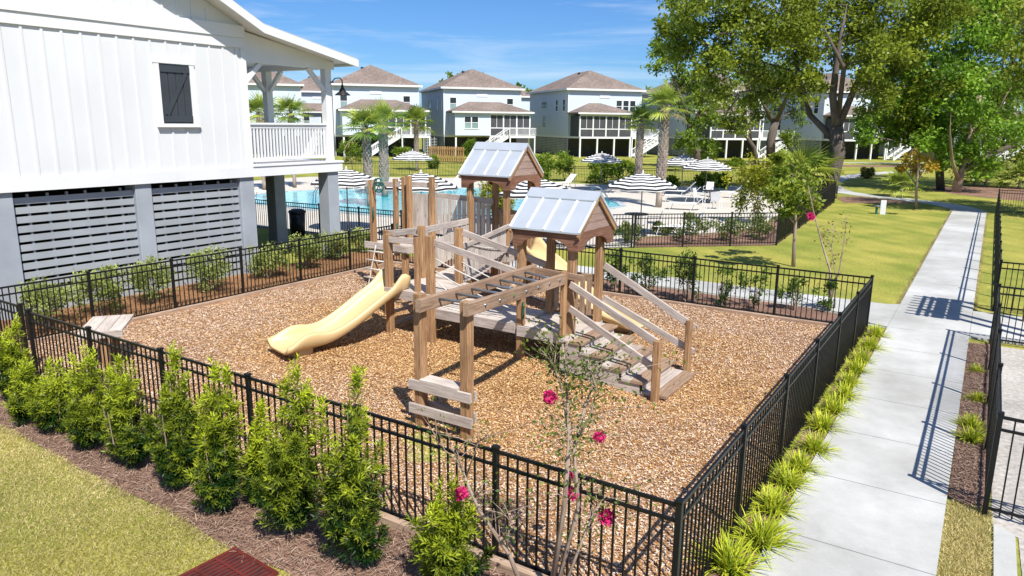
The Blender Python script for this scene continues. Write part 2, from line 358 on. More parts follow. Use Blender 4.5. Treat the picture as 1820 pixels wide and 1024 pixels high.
sheet('back_bed', [(-15.4, 17.05), (-1.9, 17.05), (-1.85, 17.5), (-2.5, 18.25), (-3.3, 18.58), (-15.4, 18.58)], .010, M_straw)
sheet('right_bed', [(.06, 9.6), (.36, 9.45), (.46, 9.4), (.46, 17.5), (.06, 17.3)], .010, M_straw)
sheet('gravel_lot', [(.5, 9.2), (.75, 9.0), (.85, 4), (12, 4), (12, 17.4), (.5, 17.4)], .008, M_gravel)
sheet('kerb_strip', [(.52, 9.15), (.72, 9.0), (.74, 3), (.55, 3)], .03, M_conc, .05)
sheet('oak_bed', [(-1.6, 57.5), (-3.4, 60.5), (-3.6, 64), (-1, 67.5), (5, 69), (9, 66), (8, 58), (4, 54.5), (1, 55.5)], .006, M_straw)
sheet('path_side_bed', [(-7.0, 46.6), (-4.6, 48.2), (-3.2, 49.3), (-4.8, 50.6), (-6.9, 51.7), (-8.3, 50.6)], .006, M_straw)
sheet('wooded_bed', [(-25, 84), (-14, 90), (-5, 96), (6, 101), (6, 105.5), (-5, 101), (-14, 95), (-27, 88)], .006, M_straw)
# pool terrace
sheet('pool_terrace', [(-46, 19.0), (-15.5, 20.0), (-11.4, 23.6), (-10.5, 24.45), (-11.5, 26.6), (-9.2, 30.0), (-8.3, 33), (-9.2, 44), (-15.4, 55), (-19.5, 50.5), (-26.8, 48.6), (-36.7, 47.8), (-46, 41)], .016, M_deckc)
sheet('terrace_bed', [(-10.45, 24.4), (-6.4, 28.05), (-7.5, 46), (-9.1, 44), (-8.2, 33), (-9.1, 30), (-11.4, 26.5)], .010, M_straw)
pool = [(-36.5, 26.5), (-37, 31), (-35.6, 34.2), (-33.4, 36), (-31.5, 37.6), (-29.8, 40.3), (-27.6, 42.6), (-24.6, 43.4), (-22, 42.3), (-19.8, 40.3), (-17.6, 38.3), (-16.5, 36.6), (-16.6, 34.6), (-18.6, 31.5), (-18.9, 29), (-20, 26.8), (-23, 25.6), (-28, 25.2), (-33, 25.3)]
sheet('pool_water', pool, .022, M_water)
cop = MB()
pl = [Vector((p[0], p[1], .03)) for p in pool]
for p, q in zip(pl, pl[1:]+pl[:1]): cop.beam(p, q, .35, .06)
tag(cop.build('pool_coping', paint('blue_tile_coping', (.42, .50, .52), .5, .2)), kind='structure')

# ================================================================== CLUBHOUSE
FX = -17.70
ch = empty('clubhouse', (FX, 10, 0), 0, 'white board and batten clubhouse on grey piers with corner porch', 'building')
def B(name, mat, *boxes, parent=None, chm=0.):
    mb = MB()
    for q in boxes: mb.box(*q, chm)
    o = mb.build(name, mat, parent)
    return o
def loc_parent(o, p):             # keep world coordinates when parenting to a placed root
    o.parent = p; o.matrix_parent_inverse = Matrix.Translation(-Vector(p.location)); return o
def CB(name, mat, *boxes, chm=0., parent=None): 
    o = B(name, mat, *boxes, chm=chm); return loc_parent(o, ch) if parent is None else sub(o, parent)
def sub(o, part): o.parent = part; o.matrix_parent_inverse = Matrix.Identity(4); return o
RY, RZ = 4.5, 11.47
mb = MB(); mb.prism([(-4.6, 3.06), (13.65, 3.06), (13.65, 6.85), (RY, 11.2), (-4.6, 6.85)], 11.5, 'x', FX-11.5); loc_parent(mb.build('wall', M_white), ch)
yb = 13.38
while yb > 3.5:
    CB('batten', M_white, (FX+.002, FX+.024, yb-.028, yb+.028, 3.064, 6.279))
    zt = 6.85+(13.83-yb)*.495-.3
    if zt > 7.0: CB('batten', M_white, (FX+.002, FX+.024, yb-.028, yb+.028, 6.87, zt))
    yb -= .412
CB('trim_band', M_trim, (FX+.003, FX+.05, -4.6, 13.66, 6.28, 6.54))
CB('trim_band', M_trim, (FX+.003, FX+.085, -4.6, 13.66, 6.543, 6.86))
CB('corner_board', M_trim, (FX+.004, FX+.035, 13.52, 13.68, 3.063, 6.278))
CB('floor_band', M_trim, (FX-.25, FX+.06, -4.6, 17.12, 2.78, 3.058))
CB('porch_floor', M_trim, (FX-11.5, FX+.09, 13.66, 17.16, 3.062, 3.12))
CB('floor_underside', M_void_shade, (FX-11.5, FX-.26, -4.6, 17.0, 2.80, 3.05))
# piers and slatted skirts
for y0, y1 in ((3.5, 3.95), (6.95, 7.45), (10.2, 10.62), (13.25, 13.72)):
    CB('pier', M_pier, (FX-.5, FX-.02, y0, y1, 0, 2.778), chm=.01)
for x in (FX-.48, -20.78, -23.6, -26.4):
    CB('pier', M_pier, (x, x+.46, 16.55, 17.0, 0, 2.778), chm=.01)
for (y0, y1) in ((3.95, 6.95), (7.45, 10.2), (10.62, 13.25)):
    for k in range(13):
        z = 2.49-.208*k
        CB('slat', M_grey, (FX-.16, FX-.125, y0+.004, y1-.004, z-.002*(k % 2), z+.142))
    y = y0+.33
    while y < y1-.1:
        CB('slat_backer', M_grey, (FX-.215, FX-.164, y, y+.05, .02, 2.7)); y += .42
for (a_, b_, c_, d_) in ((FX-11.4, FX-11.3, -4.5, 13.6), (FX-11.3, FX-.6, -4.5, -4.4), (FX-11.3, FX-.55, 13.4, 13.5)):
    CB('storage_wall', M_void_shade, (a_, b_, c_, d_, 0, 2.79))  # inner walls near-black: shade behind the slats put into the colour
# roof: main pitch, then the shallower porch pitch
def slope(name, mat, y0, z0, y1, z1, x0, x1, th):
    mb = MB(); mb.prism([(y0, z0), (y1, z1), (y1, z1+th), (y0, z0+th)], x1-x0, 'x', x0); return loc_parent(mb.build(name, mat), ch)
RX = FX+.70
slope('roof', M_metalroof, RY, RZ, 13.83, 6.85, FX-12, RX-.02, .07)
slope('porch_roof', M_metalroof, 13.831, 6.85, 17.32, 6.2, FX-12, RX-.02, .07)
slope('roof', M_metalroof, -5.6, 6.47, RY-.001, RZ, FX-12, RX-.02, .07)
slope('soffit', M_trim, 4.6, RZ-.14, 13.83, 6.76, FX-11.9, RX-.06, .07)
slope('soffit', M_trim, 13.831, 6.76, 17.25, 6.12, FX-11.9, RX-.06, .07)
slope('rake_board', M_trim, RY, RZ-.18, 13.83, 6.665, RX-.055, RX, .22)
slope('rake_board', M_trim, 13.832, 6.665, 17.36, 6.01, RX-.055, RX, .22)
CB('fascia', M_trim, (FX-12, RX-.056, 17.30, 17.345, 6.04, 6.22))
mb = MB(); mb.prism([(13.66, 6.16), (16.9, 6.16), (16.9, 6.2), (13.66, 6.75)], .14, 'x', FX-.18); loc_parent(mb.build('porch_gable_infill', M_trim), ch)
CB('porch_beam', M_trim, (FX-.22, FX-.02, 13.66, 17.0, 5.93, 6.158)); CB('porch_beam', M_trim, (FX-11.5, FX-.222, 16.64, 16.86, 5.932, 6.157))
CB('porch_ceiling', M_trim, (FX-11.5, FX-.23, 13.67, 16.63, 6.10, 6.13))
for x in (FX-.13, -20.62, -23.5, -26.3):
    CB('porch_post', M_trim, (x-.12, x+.12, 16.62, 16.86, 3.121, 5.929), chm=.01)
for p, q in (((FX-.12, 13.66, 5.35), (FX-.12, 14.25, 5.93)), ((FX-.12, 16.62, 5.3), (FX-.12, 16.0, 5.93)), ((-20.74, 16.74, 5.3), (-21.4, 16.74, 5.93)), ((-20.5, 16.74, 5.3), (-19.9, 16.74, 5.93)), ((-20.62, 16.62, 5.3), (-20.62, 16.05, 5.97))):
    mb = MB(); mb.beam(p, q, .12, .12); loc_parent(mb.build('brace', M_trim), ch)
CB('railing_cap', M_trim, (FX-.22, FX-.06, 13.68, 16.62, 4.235, 4.29)); CB('railing_rail', M_trim, (FX-.17, FX-.11, 13.68, 16.62, 4.13, 4.23)); CB('railing_rail', M_trim, (FX-.17, FX-.11, 13.68, 16.62, 3.22, 3.30))
bal = MB().box(-.02, .02, -.025, .025, 3.301, 4.129).mesh('baluster', M_trim)
for k in range(25): loc_parent(place('baluster', bal, None, (FX-.14, 13.8+k*.115, 0)), ch)
CB('railing_cap', M_trim, (-26.3, FX-.25, 16.68, 16.82, 4.235, 4.29)); CB('railing_rail', M_trim, (-26.3, FX-.25, 16.72, 16.78, 4.13, 4.23)); CB('railing_rail', M_trim, (-26.3, FX-.25, 16.72, 16.78, 3.22, 3.30))
for k in range(68):
    x = -18.05-k*.12
    loc_parent(place('baluster', bal, None, (x, 16.75, 0)), ch)
# shutter window
sy0, sy1, sz0, sz1 = 11.08, 11.90, 4.26, 5.70
CB('window_trim', M_trim, (FX+.004, FX+.06, sy0-.16, sy1+.16, sz1+.02, sz1+.14), (FX+.005, FX+.05, sy0-.14, sy0-.005, sz0-.01, sz1+.019), (FX+.005, FX+.05, sy1+.005, sy1+.14, sz0-.01, sz1+.019))
CB('window_sill', M_trim, (FX+.004, FX+.11, sy0-.18, sy1+.18, sz0-.1, sz0-.012))
shp = CB('shutter', M_shut, (FX+.004, FX+.03, sy0, sy1, sz0, sz1))
for k in range(4):
    o = B('shutter_board', M_shut, (FX+.03-FX, FX+.05-FX, sy0+.206*k+.012-10, sy0+.206*k+.194-10, sz0+.02, sz1-.02)); o.parent = shp; o.matrix_parent_inverse = Matrix.Translation((FX, 10, 0))
for z0 in (sz0+.03, sz1-.19):
    o = B('shutter_rail', M_shut, (.052, .075, sy0+.01-10, sy1-.01-10, z0, z0+.15)); o.parent = shp; o.matrix_parent_inverse = Matrix.Translation((FX, 10, 0))
mb = MB(); mb.beam((.066, sy0+.1-10, sz0+.2), (.066, sy1-.12-10, sz1-.2), .1, .024, 0, (1, 0, 0)); o = mb.build('shutter_brace', M_shut, shp); o.matrix_parent_inverse = Matrix.Translation((FX, 10, 0))
# gooseneck lamps
def lamp(x, y, z, dx, dy, lab):
    r = empty('wall_lamp', (x, y, z), 0, lab, 'lamp')
    mb = MB(); mb.tube([(0, 0, 0), (dx*.12, dy*.12, .12), (dx*.28, dy*.28, .14), (dx*.36, dy*.36, .06), (dx*.36, dy*.36, -.1)], .018, 6); mb.build('arm', M_blackm, r, True)
    mb = MB(); mb.lathe([(.03, .0), (.045, -.1), (.07, -.14), (.11, -.22), (.24, -.32), (.25, -.34), (.22, -.325), (.08, -.2)], 18, (dx*.36, dy*.36, -.05)); mb.build('lamp_shade', M_blackm, r, True)
    mb = MB(); mb.lathe([(.001, .01), (.07, .01), (.07, -.02), (.001, -.02)], 12); mb.build('wall_plate', M_blackm, r)
lamp(FX-.01, 16.87, 5.55, .3, .95, 'black gooseneck barn lamp on the outer porch corner post')
lamp(FX-2.0, 13.67, 5.95, 0, 1, 'black gooseneck barn lamp on the porch wall, under the roof')

# ================================================================== FENCES
picket_cache = {}
def fence(label, pts, spacing=1.86, hgt=1.24, closed_last=True, step=.112, joined=False, pick=True, name='metal_fence', group=None, ps=.055, bottom=.11, skip=False):
    pts = [Vector((p[0], p[1], 0)) for p in pts]; o0 = pts[0]
    r = empty(name, o0, 0, label, 'fence', group)
    key = ('post', hgt, ps)
    if key not in picket_cache:
        mb = MB(); mb.box(-ps/2, ps/2, -ps/2, ps/2, 0, hgt, .004); mb.box(-ps/2-.006, ps/2+.006, -ps/2-.006, ps/2+.006, hgt, hgt+.03, .006); picket_cache[key] = mb.mesh('post', M_black)
    key2 = ('picket', hgt)
    if key2 not in picket_cache: picket_cache[key2] = MB().box(-.0085, .0085, -.0085, .0085, .05, hgt-.03).mesh('picket', M_black)
    allp = MB()
    for i, (p, q) in enumerate(zip(pts, pts[1:])):
        d = q-p; ln = d.length; d.normalize(); n = max(1, round(ln/spacing)); ang = math.atan2(d.y, d.x)
        for k in range(n+1):
            if k == 0 and (i > 0 or skip): continue
            place('post', picket_cache[key], r, p+d*ln*k/n-o0, ang)
        for k in range(n):
            a_ = p+d*(ln*k/n+ps/2)-o0; b_ = p+d*(ln*(k+1)/n-ps/2)-o0
            for z, hh in ((hgt-.03, .034), (hgt-.175, .03), (bottom, .03)):
                mb = MB(); mb.beam(a_+Vector((0, 0, z)), b_+Vector((0, 0, z)), .026, hh); mb.build('rail', M_black, r)
            if not pick: continue
            m = round((b_-a_).length/step); 
            for j in range(1, m):
                c = a_+(b_-a_)*j/m
                if joined: allp.box(c.x-.0085, c.x+.0085, c.y-.0085, c.y+.0085, .05, hgt-.03)
                else: place('picket', picket_cache[key2], r, c, ang)
    if joined and pick: tag(allp.build('pickets', M_black, r), kind='stuff')
    return r
F_L, F_R, F_F, F_B = -15.4, -1.84, 5.48, 16.95
fence('black picket fence with green shrubs growing along its outer foot', [(F_R, F_F), (-13.05, F_F)])
fence('black picket fence beside the concrete path and grassy clumps', [(F_R, F_F), (F_R, F_B)], skip=True)
fence('black picket fence between playground mulch and cross path', [(F_R, F_B), (F_L, F_B)], skip=True)
fence('black picket fence facing the slatted skirt of the clubhouse', [(F_L, F_B), (F_L, -1.6)], skip=True)
fence('black fence continuing past the lectern table and gate post', [(-13.3, F_F), (-20.8, F_F)], hgt=1.30)
fence('black picket fence between right planting bed and gravel lot', [(.43, 9.35), (.43, 17.55)], joined=False)
fence('black fence panel crossing the gravel lot corner', [(.43, 9.35), (4.2, 9.1)], skip=True)
fence('black fence panel at near side of the gate opening', [(.43, 17.55), (4.2, 17.55)], joined=True, skip=True)
fence('black fence panel at far side of the gate opening', [(.47, 20.9), (4.2, 20.9)], joined=True, skip=True)
fence('open two rail black fence along the far half of the path', [(.47, 20.9), (.47, 46.2)], pick=False, bottom=.06)
fence('black picket fence closing the far end of the lawn', [(.47, 46.2), (9, 46.2)], joined=True, skip=True)
fence('black pool fence with leafy bushes behind its pickets', [(-10.50, 24.35), (-6.4, 28.08)], spacing=1.86)
fence('black pool fence running along the lawn edge to the oak', [(-6.4, 28.08), (-7.5, 46.2)], joined=True, skip=True)
fence('black pool fence behind porch pillars and bins', [(-27.5, 19.25), (-15.6, 19.95), (-11.5, 23.35), (-10.57, 24.28)], joined=True)
fence('long black pool fence in front of the house lawns', [(-46, 42.5), (-36.7, 49.5), (-26.8, 50.2), (-19.5, 52.1), (-15.9, 56.5), (-7.62, 46.4)], spacing=2.4, joined=True, step=.125)
# timber edging
def edging(label, p, q):
    mb = MB(); mb.beam((*p, .06), (*q, .06), .09, .12, .01); tag(mb.build('timber_edging', M_kerb), label, 'edging')
edging('brown timber edging under the fence facing the clubhouse', (F_L+.12, F_F+.1), (F_L+.12, F_B-.1))
edging('brown timber edging under the fence by the cross path', (F_L+.2, F_B-.12), (F_R-.1, F_B-.12))
edging('brown timber edging under the fence with green shrubs', (F_L+.2, F_F-.09), (F_R-.1, F_F-.09))

# ================================================================== HOUSES BEHIND THE POOL
HROT = R(50.5)
def hip(mb, x0, x1, y0, y1, z, pk, ri, th=.18, oh=.45):
    x0 -= oh; x1 += oh; y0 -= oh; y1 += oh
    xm = (x0+x1)/2; a_, b_ = y0+ri, y1-ri
    mb.add([(x0, y0, z), (x1, y0, z), (x1, y1, z), (x0, y1, z), (x0, y0, z+th), (x1, y0, z+th), (x1, y1, z+th), (x0, y1, z+th), (xm, a_, pk), (xm, b_, pk)],
           [(0, 3, 2, 1), (0, 1, 5, 4), (1, 2, 6, 5), (2, 3, 7, 6), (3, 0, 4, 7), (4, 5, 8), (5, 6, 9, 8), (6, 7, 9), (7, 4, 8, 9)])
def window(root, x, z, w_, h_, face='f', y=0., blind=False):
    # face 'f': looks along -y at plane y; face 'l': looks along -x at plane x=0
    fr = MB(); pn = MB(); t = .09
    def bx(mb, u0, u1, d0, d1, z0, z1):
        if face == 'f': mb.box(u0, u1, y-d1, y-d0, z0, z1)
        else: mb.box(-d1+y, -d0+y, u0, u1, z0, z1)
    bx(fr, x-t, x+w_+t, .005, .06, z+h_, z+h_+t*1.2); bx(fr, x-t, x+w_+t, .005, .07, z-t*1.2, z)
    bx(fr, x-t, x, .005, .055, z, z+h_); bx(fr, x+w_, x+w_+t, .005, .055, z, z+h_); bx(fr, x, x+w_, .006, .05, z+h_/2-.035, z+h_/2+.035)
    f = fr.build('window', M_trim, root)
    bx(pn, x+.001, x+w_-.001, .003, .02, z+.001, z+h_/2-.036); pn.build('pane', M_glassl if blind else M_glass, f)
    pn = MB(); bx(pn, x+.001, x+w_-.001, .003, .02, z+h_/2+.036, z+h_-.001); pn.build('pane', M_glass, f)
def slats(root, x0, x1, y0, y1, z1, n=9, name='slat_skirt', mat=None):
    mb = MB(); L_ = math.hypot(x1-x0, y1-y0)
    for k in range(n):
        z = .12+k*(z1-.15)/n; mb.beam((x0, y0, z+.09), (x1, y1, z+.09), .04, .17)
    m = max(1, int(L_/1.8))
    for k in range(m+1):
        px, py = x0+(x1-x0)*k/m, y0+(y1-y0)*k/m
        mb.box(px-.05, px+.05, py-.05, py+.05, 0, z1)
    tag(mb.build(name, mat or M_grey, root), kind='stuff')
def stairs(root, x0, z0, x1, y, wd, n=9):
    # flight from (x0,z0) down to ground at x1, width wd along -y
    st = MB()
    for yy in (y, y-wd):
        st.beam((x0, yy, z0-.1), (x1, yy, .05), .06, .3)
    st.build('stringer', M_trim, root)
    for k in range(n):
        t = (k+.5)/n; x = x0+(x1-x0)*t; z = z0*(1-t)
        MB().box(x-.17, x+.17, y-wd, y, z-.02, z+.03).build('tread', M_trim, root)
    for yy in (y, y-wd):
        r = MB(); r.beam((x0, yy, z0+.95), (x1, yy, 1.0), .09, .09); r.beam((x0, yy, z0+.18), (x1, yy, .25), .05, .06)
        for k in range(22):
            t = k/21; x = x0+(x1-x0)*t; z = z0*(1-t); r.box(x-.02, x+.02, yy-.02, yy+.02, z+.15, z+.95)
        r.box(x1-.06, x1+.06, yy-.06, yy+.06, 0, 1.1)
        r.build('stair_railing', M_trim, root)
def rail(root, x0, y0, x1, y1, z):
    r = MB(); r.beam((x0, y0, z+1), (x1, y1, z+1), .09, .08); r.beam((x0, y0, z+.12), (x1, y1, z+.12), .05, .06)
    L_ = math.hypot(x1-x0, y1-y0); m = max(2, int(L_/.16))
    for k in range(m+1):
        t = k/m; x, y = x0+(x1-x0)*t, y0+(y1-y0)*t; s_ = .05 if k in (0, m) else .02; r.box(x-s_, x+s_, y-s_, y+s_, z, z+1.0+.05*(k in (0, m)))
    r.build('deck_railing', M_trim, root)
def house(p, kind, label, W=11., D=16.4, peak=12.0, sm=M_side):
    r = empty('house', (p[0], p[1], 0), HROT, label, 'house', None)
    F = 2.76; E_ = 8.95
    MB().box(0, W, 0, D, F, E_).build('wall', sm, r)
    MB().box(-.03, W+.03, -.03, D+.03, F-.28, F-.002).build('floor_band', M_trim, r)
    for x in (0, W):
        mb = MB(); mb.box(x-.08, x+.08, -.035, .06, F, E_-.02); mb.build('corner_board', M_trim, r)
    mb = MB(); hip(mb, 0, W, 0, D, E_, peak, 6.0); rf = mb.build('roof', M_shingle, r)
    MB().box(-.5, W+.5, -.52, -.455, E_-.04, E_+.2).build('gutter', M_trim, rf); MB().box(-.52, -.455, -.45, D+.5, E_-.04, E_+.2).build('gutter', M_trim, rf)
    for k, (x, y) in enumerate(((W*.42, D*.47), (W*.56, D*.46), (W*.60, D*.47), (W*.66, D*.40))):
        z = peak-.28-abs(x-W/2)*.3-.5*max(0, D*.45-y); mb = MB(); mb.cyl((x, y, z-.4), (x, y, z+.35), .1 if k == 3 else .2, None, 8); mb.build('roof_vent', M_blackm, rf)
    slats(r, 0, 0, D, 0, F-.3) if False else None
    slats(r, 0, 0, 0, D, F-.3, 10); slats(r, 0, .05, W, .05, F-.3, 10); slats(r, W, 0, W, D, F-.3, 10)
    MB().box(.4, W-.4, .5, D-.4, 0, F-.3).build('underfloor_shade_box', M_void_shade, r)  # solid dark box painting in the shade behind the slat skirts
    # side windows
    for x, z, w_, h_ in ((1.2, 6.2, .8, 1.5), (4.0, 6.2, .8, 1.5), (9., 3.9, 1.2, 1.6), (8.6, 6.6, 2.2, 1.0)): window(r, x, z, w_, h_, 'l', 0.)
    if kind == 'C': return r
    # front of the house
    MB().box(W*.42, W*.56, -.06, -.005, 7.95, 8.3).build('gable_vent', M_trim, r)
    if kind == 'A':
        window(r, .85, 6.2, .85, 1.55, 'f', 0, True); window(r, W-2.0, 6.2, .85, 1.55, 'f', 0, True)
        wx0, wx1, wd = .7, W+.2, 3.6; sx = wx0+(wx1-wx0)*.46
        MB().box(wx0, sx, -wd, -.01, F, 5.75).build('wing_wall', sm, r)
        window(r, wx0+1.3, 3.7, .85, 1.5, 'f', -wd, True); window(r, wx0+2.3, 3.7, .85, 1.5, 'f', -wd, True)
        zr = 5.76
    else:
        for k in range(3): window(r, 7.2+k*1.05, 6.1, .8, 1.55, 'f', 0, False)
        window(r, 9.2, 3.5, .8, 1.7); window(r, 10.1, 3.5, .8, 1.7)
        wx0, wx1, wd = .3, 7.9, 3.6; sx = wx0; zr = 5.76
    # lean-to hip roof over the wing
    mb = MB(); o_ = .45; x0, x1, y0 = wx0-o_, wx1+o_, -wd-o_
    mb.add([(x0, y0, zr), (x1, y0, zr), (x1, -.01, zr), (x0, -.01, zr), (x0, y0, zr+.16), (x1, y0, zr+.16), (x1, -.01, zr+.16), (x0, -.01, zr+.16), (x0+3.2, -.01, zr+1.5), (x1-3.6, -.01, zr+1.5)],
           [(0, 1, 2, 3), (0, 4, 5, 1), (1, 5, 6, 2), (0, 3, 7, 4), (4, 8, 9, 5), (5, 9, 6), (4, 7, 8), (3, 2, 6, 9, 8, 7)])
    pr = mb.build('porch_roof', M_shingle, r); MB().box(x0-.04, x1+.04, y0-.06, y0-.003, zr-.05, zr+.15).build('gutter', M_trim, pr)
    # screened porch
    mb = MB(); mb.box(sx, wx1, -wd, -.01, F-.25, F-.003); mb.box(sx, wx1, -wd+.02, -wd+.14, 5.45, 5.755); mb.build('porch_floor', M_trim, r)
    n = 4 if kind == 'B' else 3
    for k in range(n+1):
        x = sx+(wx1-sx)*k/n; MB().box(x-.09, x+.09, -wd-.01, -wd+.17, F, 5.45).build('porch_post', M_trim, r)
        if k < n:
            x2 = sx+(wx1-sx)*(k+1)/n
            sc_ = MB().box(x+.09, x2-.09, -wd+.06, -wd+.07, F+.02, 5.44).build('screen_panel', M_screen, r)
            mb = MB(); mb.box(x+.09, x2-.09, -wd+.03, -wd+.1, F+.95, F+1.07); mb.box((x+x2)/2-.03, (x+x2)/2+.03, -wd+.035, -wd+.095, F+1.07, 5.44); mb.build('screen_frame', M_trim, sc_)
    for yy in (0,):
        MB().box(wx1-.07, wx1-.06, -wd+.1, -.02, F+.02, 5.44).build('screen_panel', M_screen, r)
        MB().box(sx+.06, sx+.07, -wd+.1, -.02, F+.02, 5.44).build('screen_panel', M_screen, r)
    for x in ([wx0+.1, sx] if kind == 'A' else [wx0+.1, wx0+2.6, wx0+5.1])+[wx1-.1]:
        MB().box(x-.1, x+.1, -wd, -wd+.2, 0, F-.26).build('pile', M_trim, r)
    # open deck and stairs
    if kind == 'A':
        dx0, dx1, y0, y1 = wx1-3.4, wx1+.3, -wd-1.6, -wd-.02
        MB().box(dx0, dx1, y0, y1, F-.28, F-.02).build('deck', M_trim, r); rail(r, dx0, y0, dx1, y0, F); rail(r, dx1, y0, dx1, y1, F)
        for x in (dx0+.1, dx1-.1): MB().box(x-.08, x+.08, y0+.02, y0+.18, 0, F-.29).build('pile', M_trim, r)
        stairs(r, dx0, F, dx0-4.3, y1, 1.3)
        slats(r, wx0, -wd, sx, -wd, F-.3, 6)
    else:
        dx0, dx1, y0, y1 = wx1+.1, W+1.6, -wd, -.05
        MB().box(dx0, dx1, y0, y1, F-.28, F-.02).build('deck', M_trim, r); rail(r, dx0, y0, dx1-1.5, y0, F); rail(r, dx1, y0, dx1, y1, F)
        for x in (dx0+.1, (dx0+dx1)/2, dx1-.1): MB().box(x-.08, x+.08, y0+.02, y0+.18, 0, F-.29).build('pile', M_trim, r)
        stairs(r, dx1-.1, F, dx1-4.6, y0-.02, 1.3)
    return r
hb = G(1008, 278), G(790, 276), G(597, 277.5)
house(hb[0], 'B', 'white raised house with wide screened porch behind two palms')
house(hb[1], 'A', 'white raised house with brown wooden fence at its foot')
house(hb[2], 'A', 'white raised house behind three tall palms beside the porch')
house(hb[2]+Vector((-13.2, -8.4, 0)), 'C', 'plain white raised house seen through the clubhouse porch')
house(hb[2]+Vector((-24, 12, 0)), 'A', 'white house peeking out far behind porch railing')
house(hb[1]+Vector((-13, 26, 0)), 'C', 'roof of a second row house glimpsed between two raised houses')
house(hb[0]+Vector((14.8, 9.2, 0)), 'B', 'white raised house half hidden by small leaning oak', sm=M_siding_grey)
house(hb[0]+Vector((29.5, 19.0, 0)), 'B', 'white raised house with stairs behind the big oak trunk')
house(hb[0]+Vector((45, 29, 0)), 'A', 'white raised house mostly hidden behind dense oak foliage')
# board fence between two houses
bf = empty('board_fence', G(757, 287), math.atan2(*(G(832, 292)-G(757, 280))[1::-1]) if False else 0, 'new brown wooden board fence beside raised house', 'fence')
q0, q1 = G(762, 287), G(828, 290); d_ = (q1-q0); Ln = d_.length; d_.normalize()
for k in range(int(Ln/.32)):
    p = q0+d_*(.32*k+.16)-Vector(bf.location)
    mb = MB(); mb.beam((p.x, p.y, .03), (p.x, p.y, 1.75), .27, .03, 0, (d_.x, d_.y, 0)); mb.build('board', M_ywood, bf)
for z in (.5, 1.5):
    mb = MB(); a_ = q0-Vector(bf.location); mb.beam(a_+Vector((0, 0, z))+Vector((d_.y, -d_.x, 0))*.06, a_+d_*Ln+Vector((0, 0, z))+Vector((d_.y, -d_.x, 0))*.06, .05, .1); mb.build('rail', M_ywood, bf)

# ================================================================== PLAY STRUCTURE
ps = empty('play_structure', (-8, 11.5, 0), 0, 'brown wooden playground structure with two metal roofed towers and tan slides', 'playset')
PO = Vector(ps.location)
def W_(mb, name, mat, smooth=False, part=None):
    o = mb.build(name, mat, None, smooth)
    if part is None: o.parent = ps; o.matrix_parent_inverse = Matrix.Translation(-PO)
    else: o.parent = part
    return o
def post(x, y, z0, z1, s=.14): return W_(MB().box(x-s/2, x+s/2, y-s/2, y+s/2, z0, z1, .018), 'post', M_post)
def bm(p, q, w_=.045, h_=.14, mat=None, name='rail', upv=(0, 0, 1)): mb = MB(); mb.beam(p, q, w_, h_, .006, upv); return W_(mb, name, mat or M_old)
def deck(x0, x1, y0, y1, z, along='x', n=8, fascia=True):
    for k in range(n):
        if along == 'x': a_ = y0+(y1-y0)*k/n; b_ = (x0, x1, a_+.004, a_+(y1-y0)/n-.004, z-.038, z+random.uniform(-.003, .003))
        else: a_ = x0+(x1-x0)*k/n; b_ = (a_+.004, a_+(x1-x0)/n-.004, y0, y1, z-.038, z+random.uniform(-.003, .003))
        W_(MB().box(*b_, .004), 'deck_board', M_dock)
    if fascia:
        W_(MB().box(x0, x1, y0-.042, y0-.002, z-.19, z+.002, .004), 'fascia', M_old); W_(MB().box(x0, x1, y1+.002, y1+.042, z-.19, z+.002, .004), 'fascia', M_old)
        W_(MB().box(x0-.042, x0-.002, y0, y1, z-.19, z+.002, .004), 'fascia', M_old); W_(MB().box(x1+.002, x1+.042, y0, y1, z-.19, z+.002, .004), 'fascia', M_old)
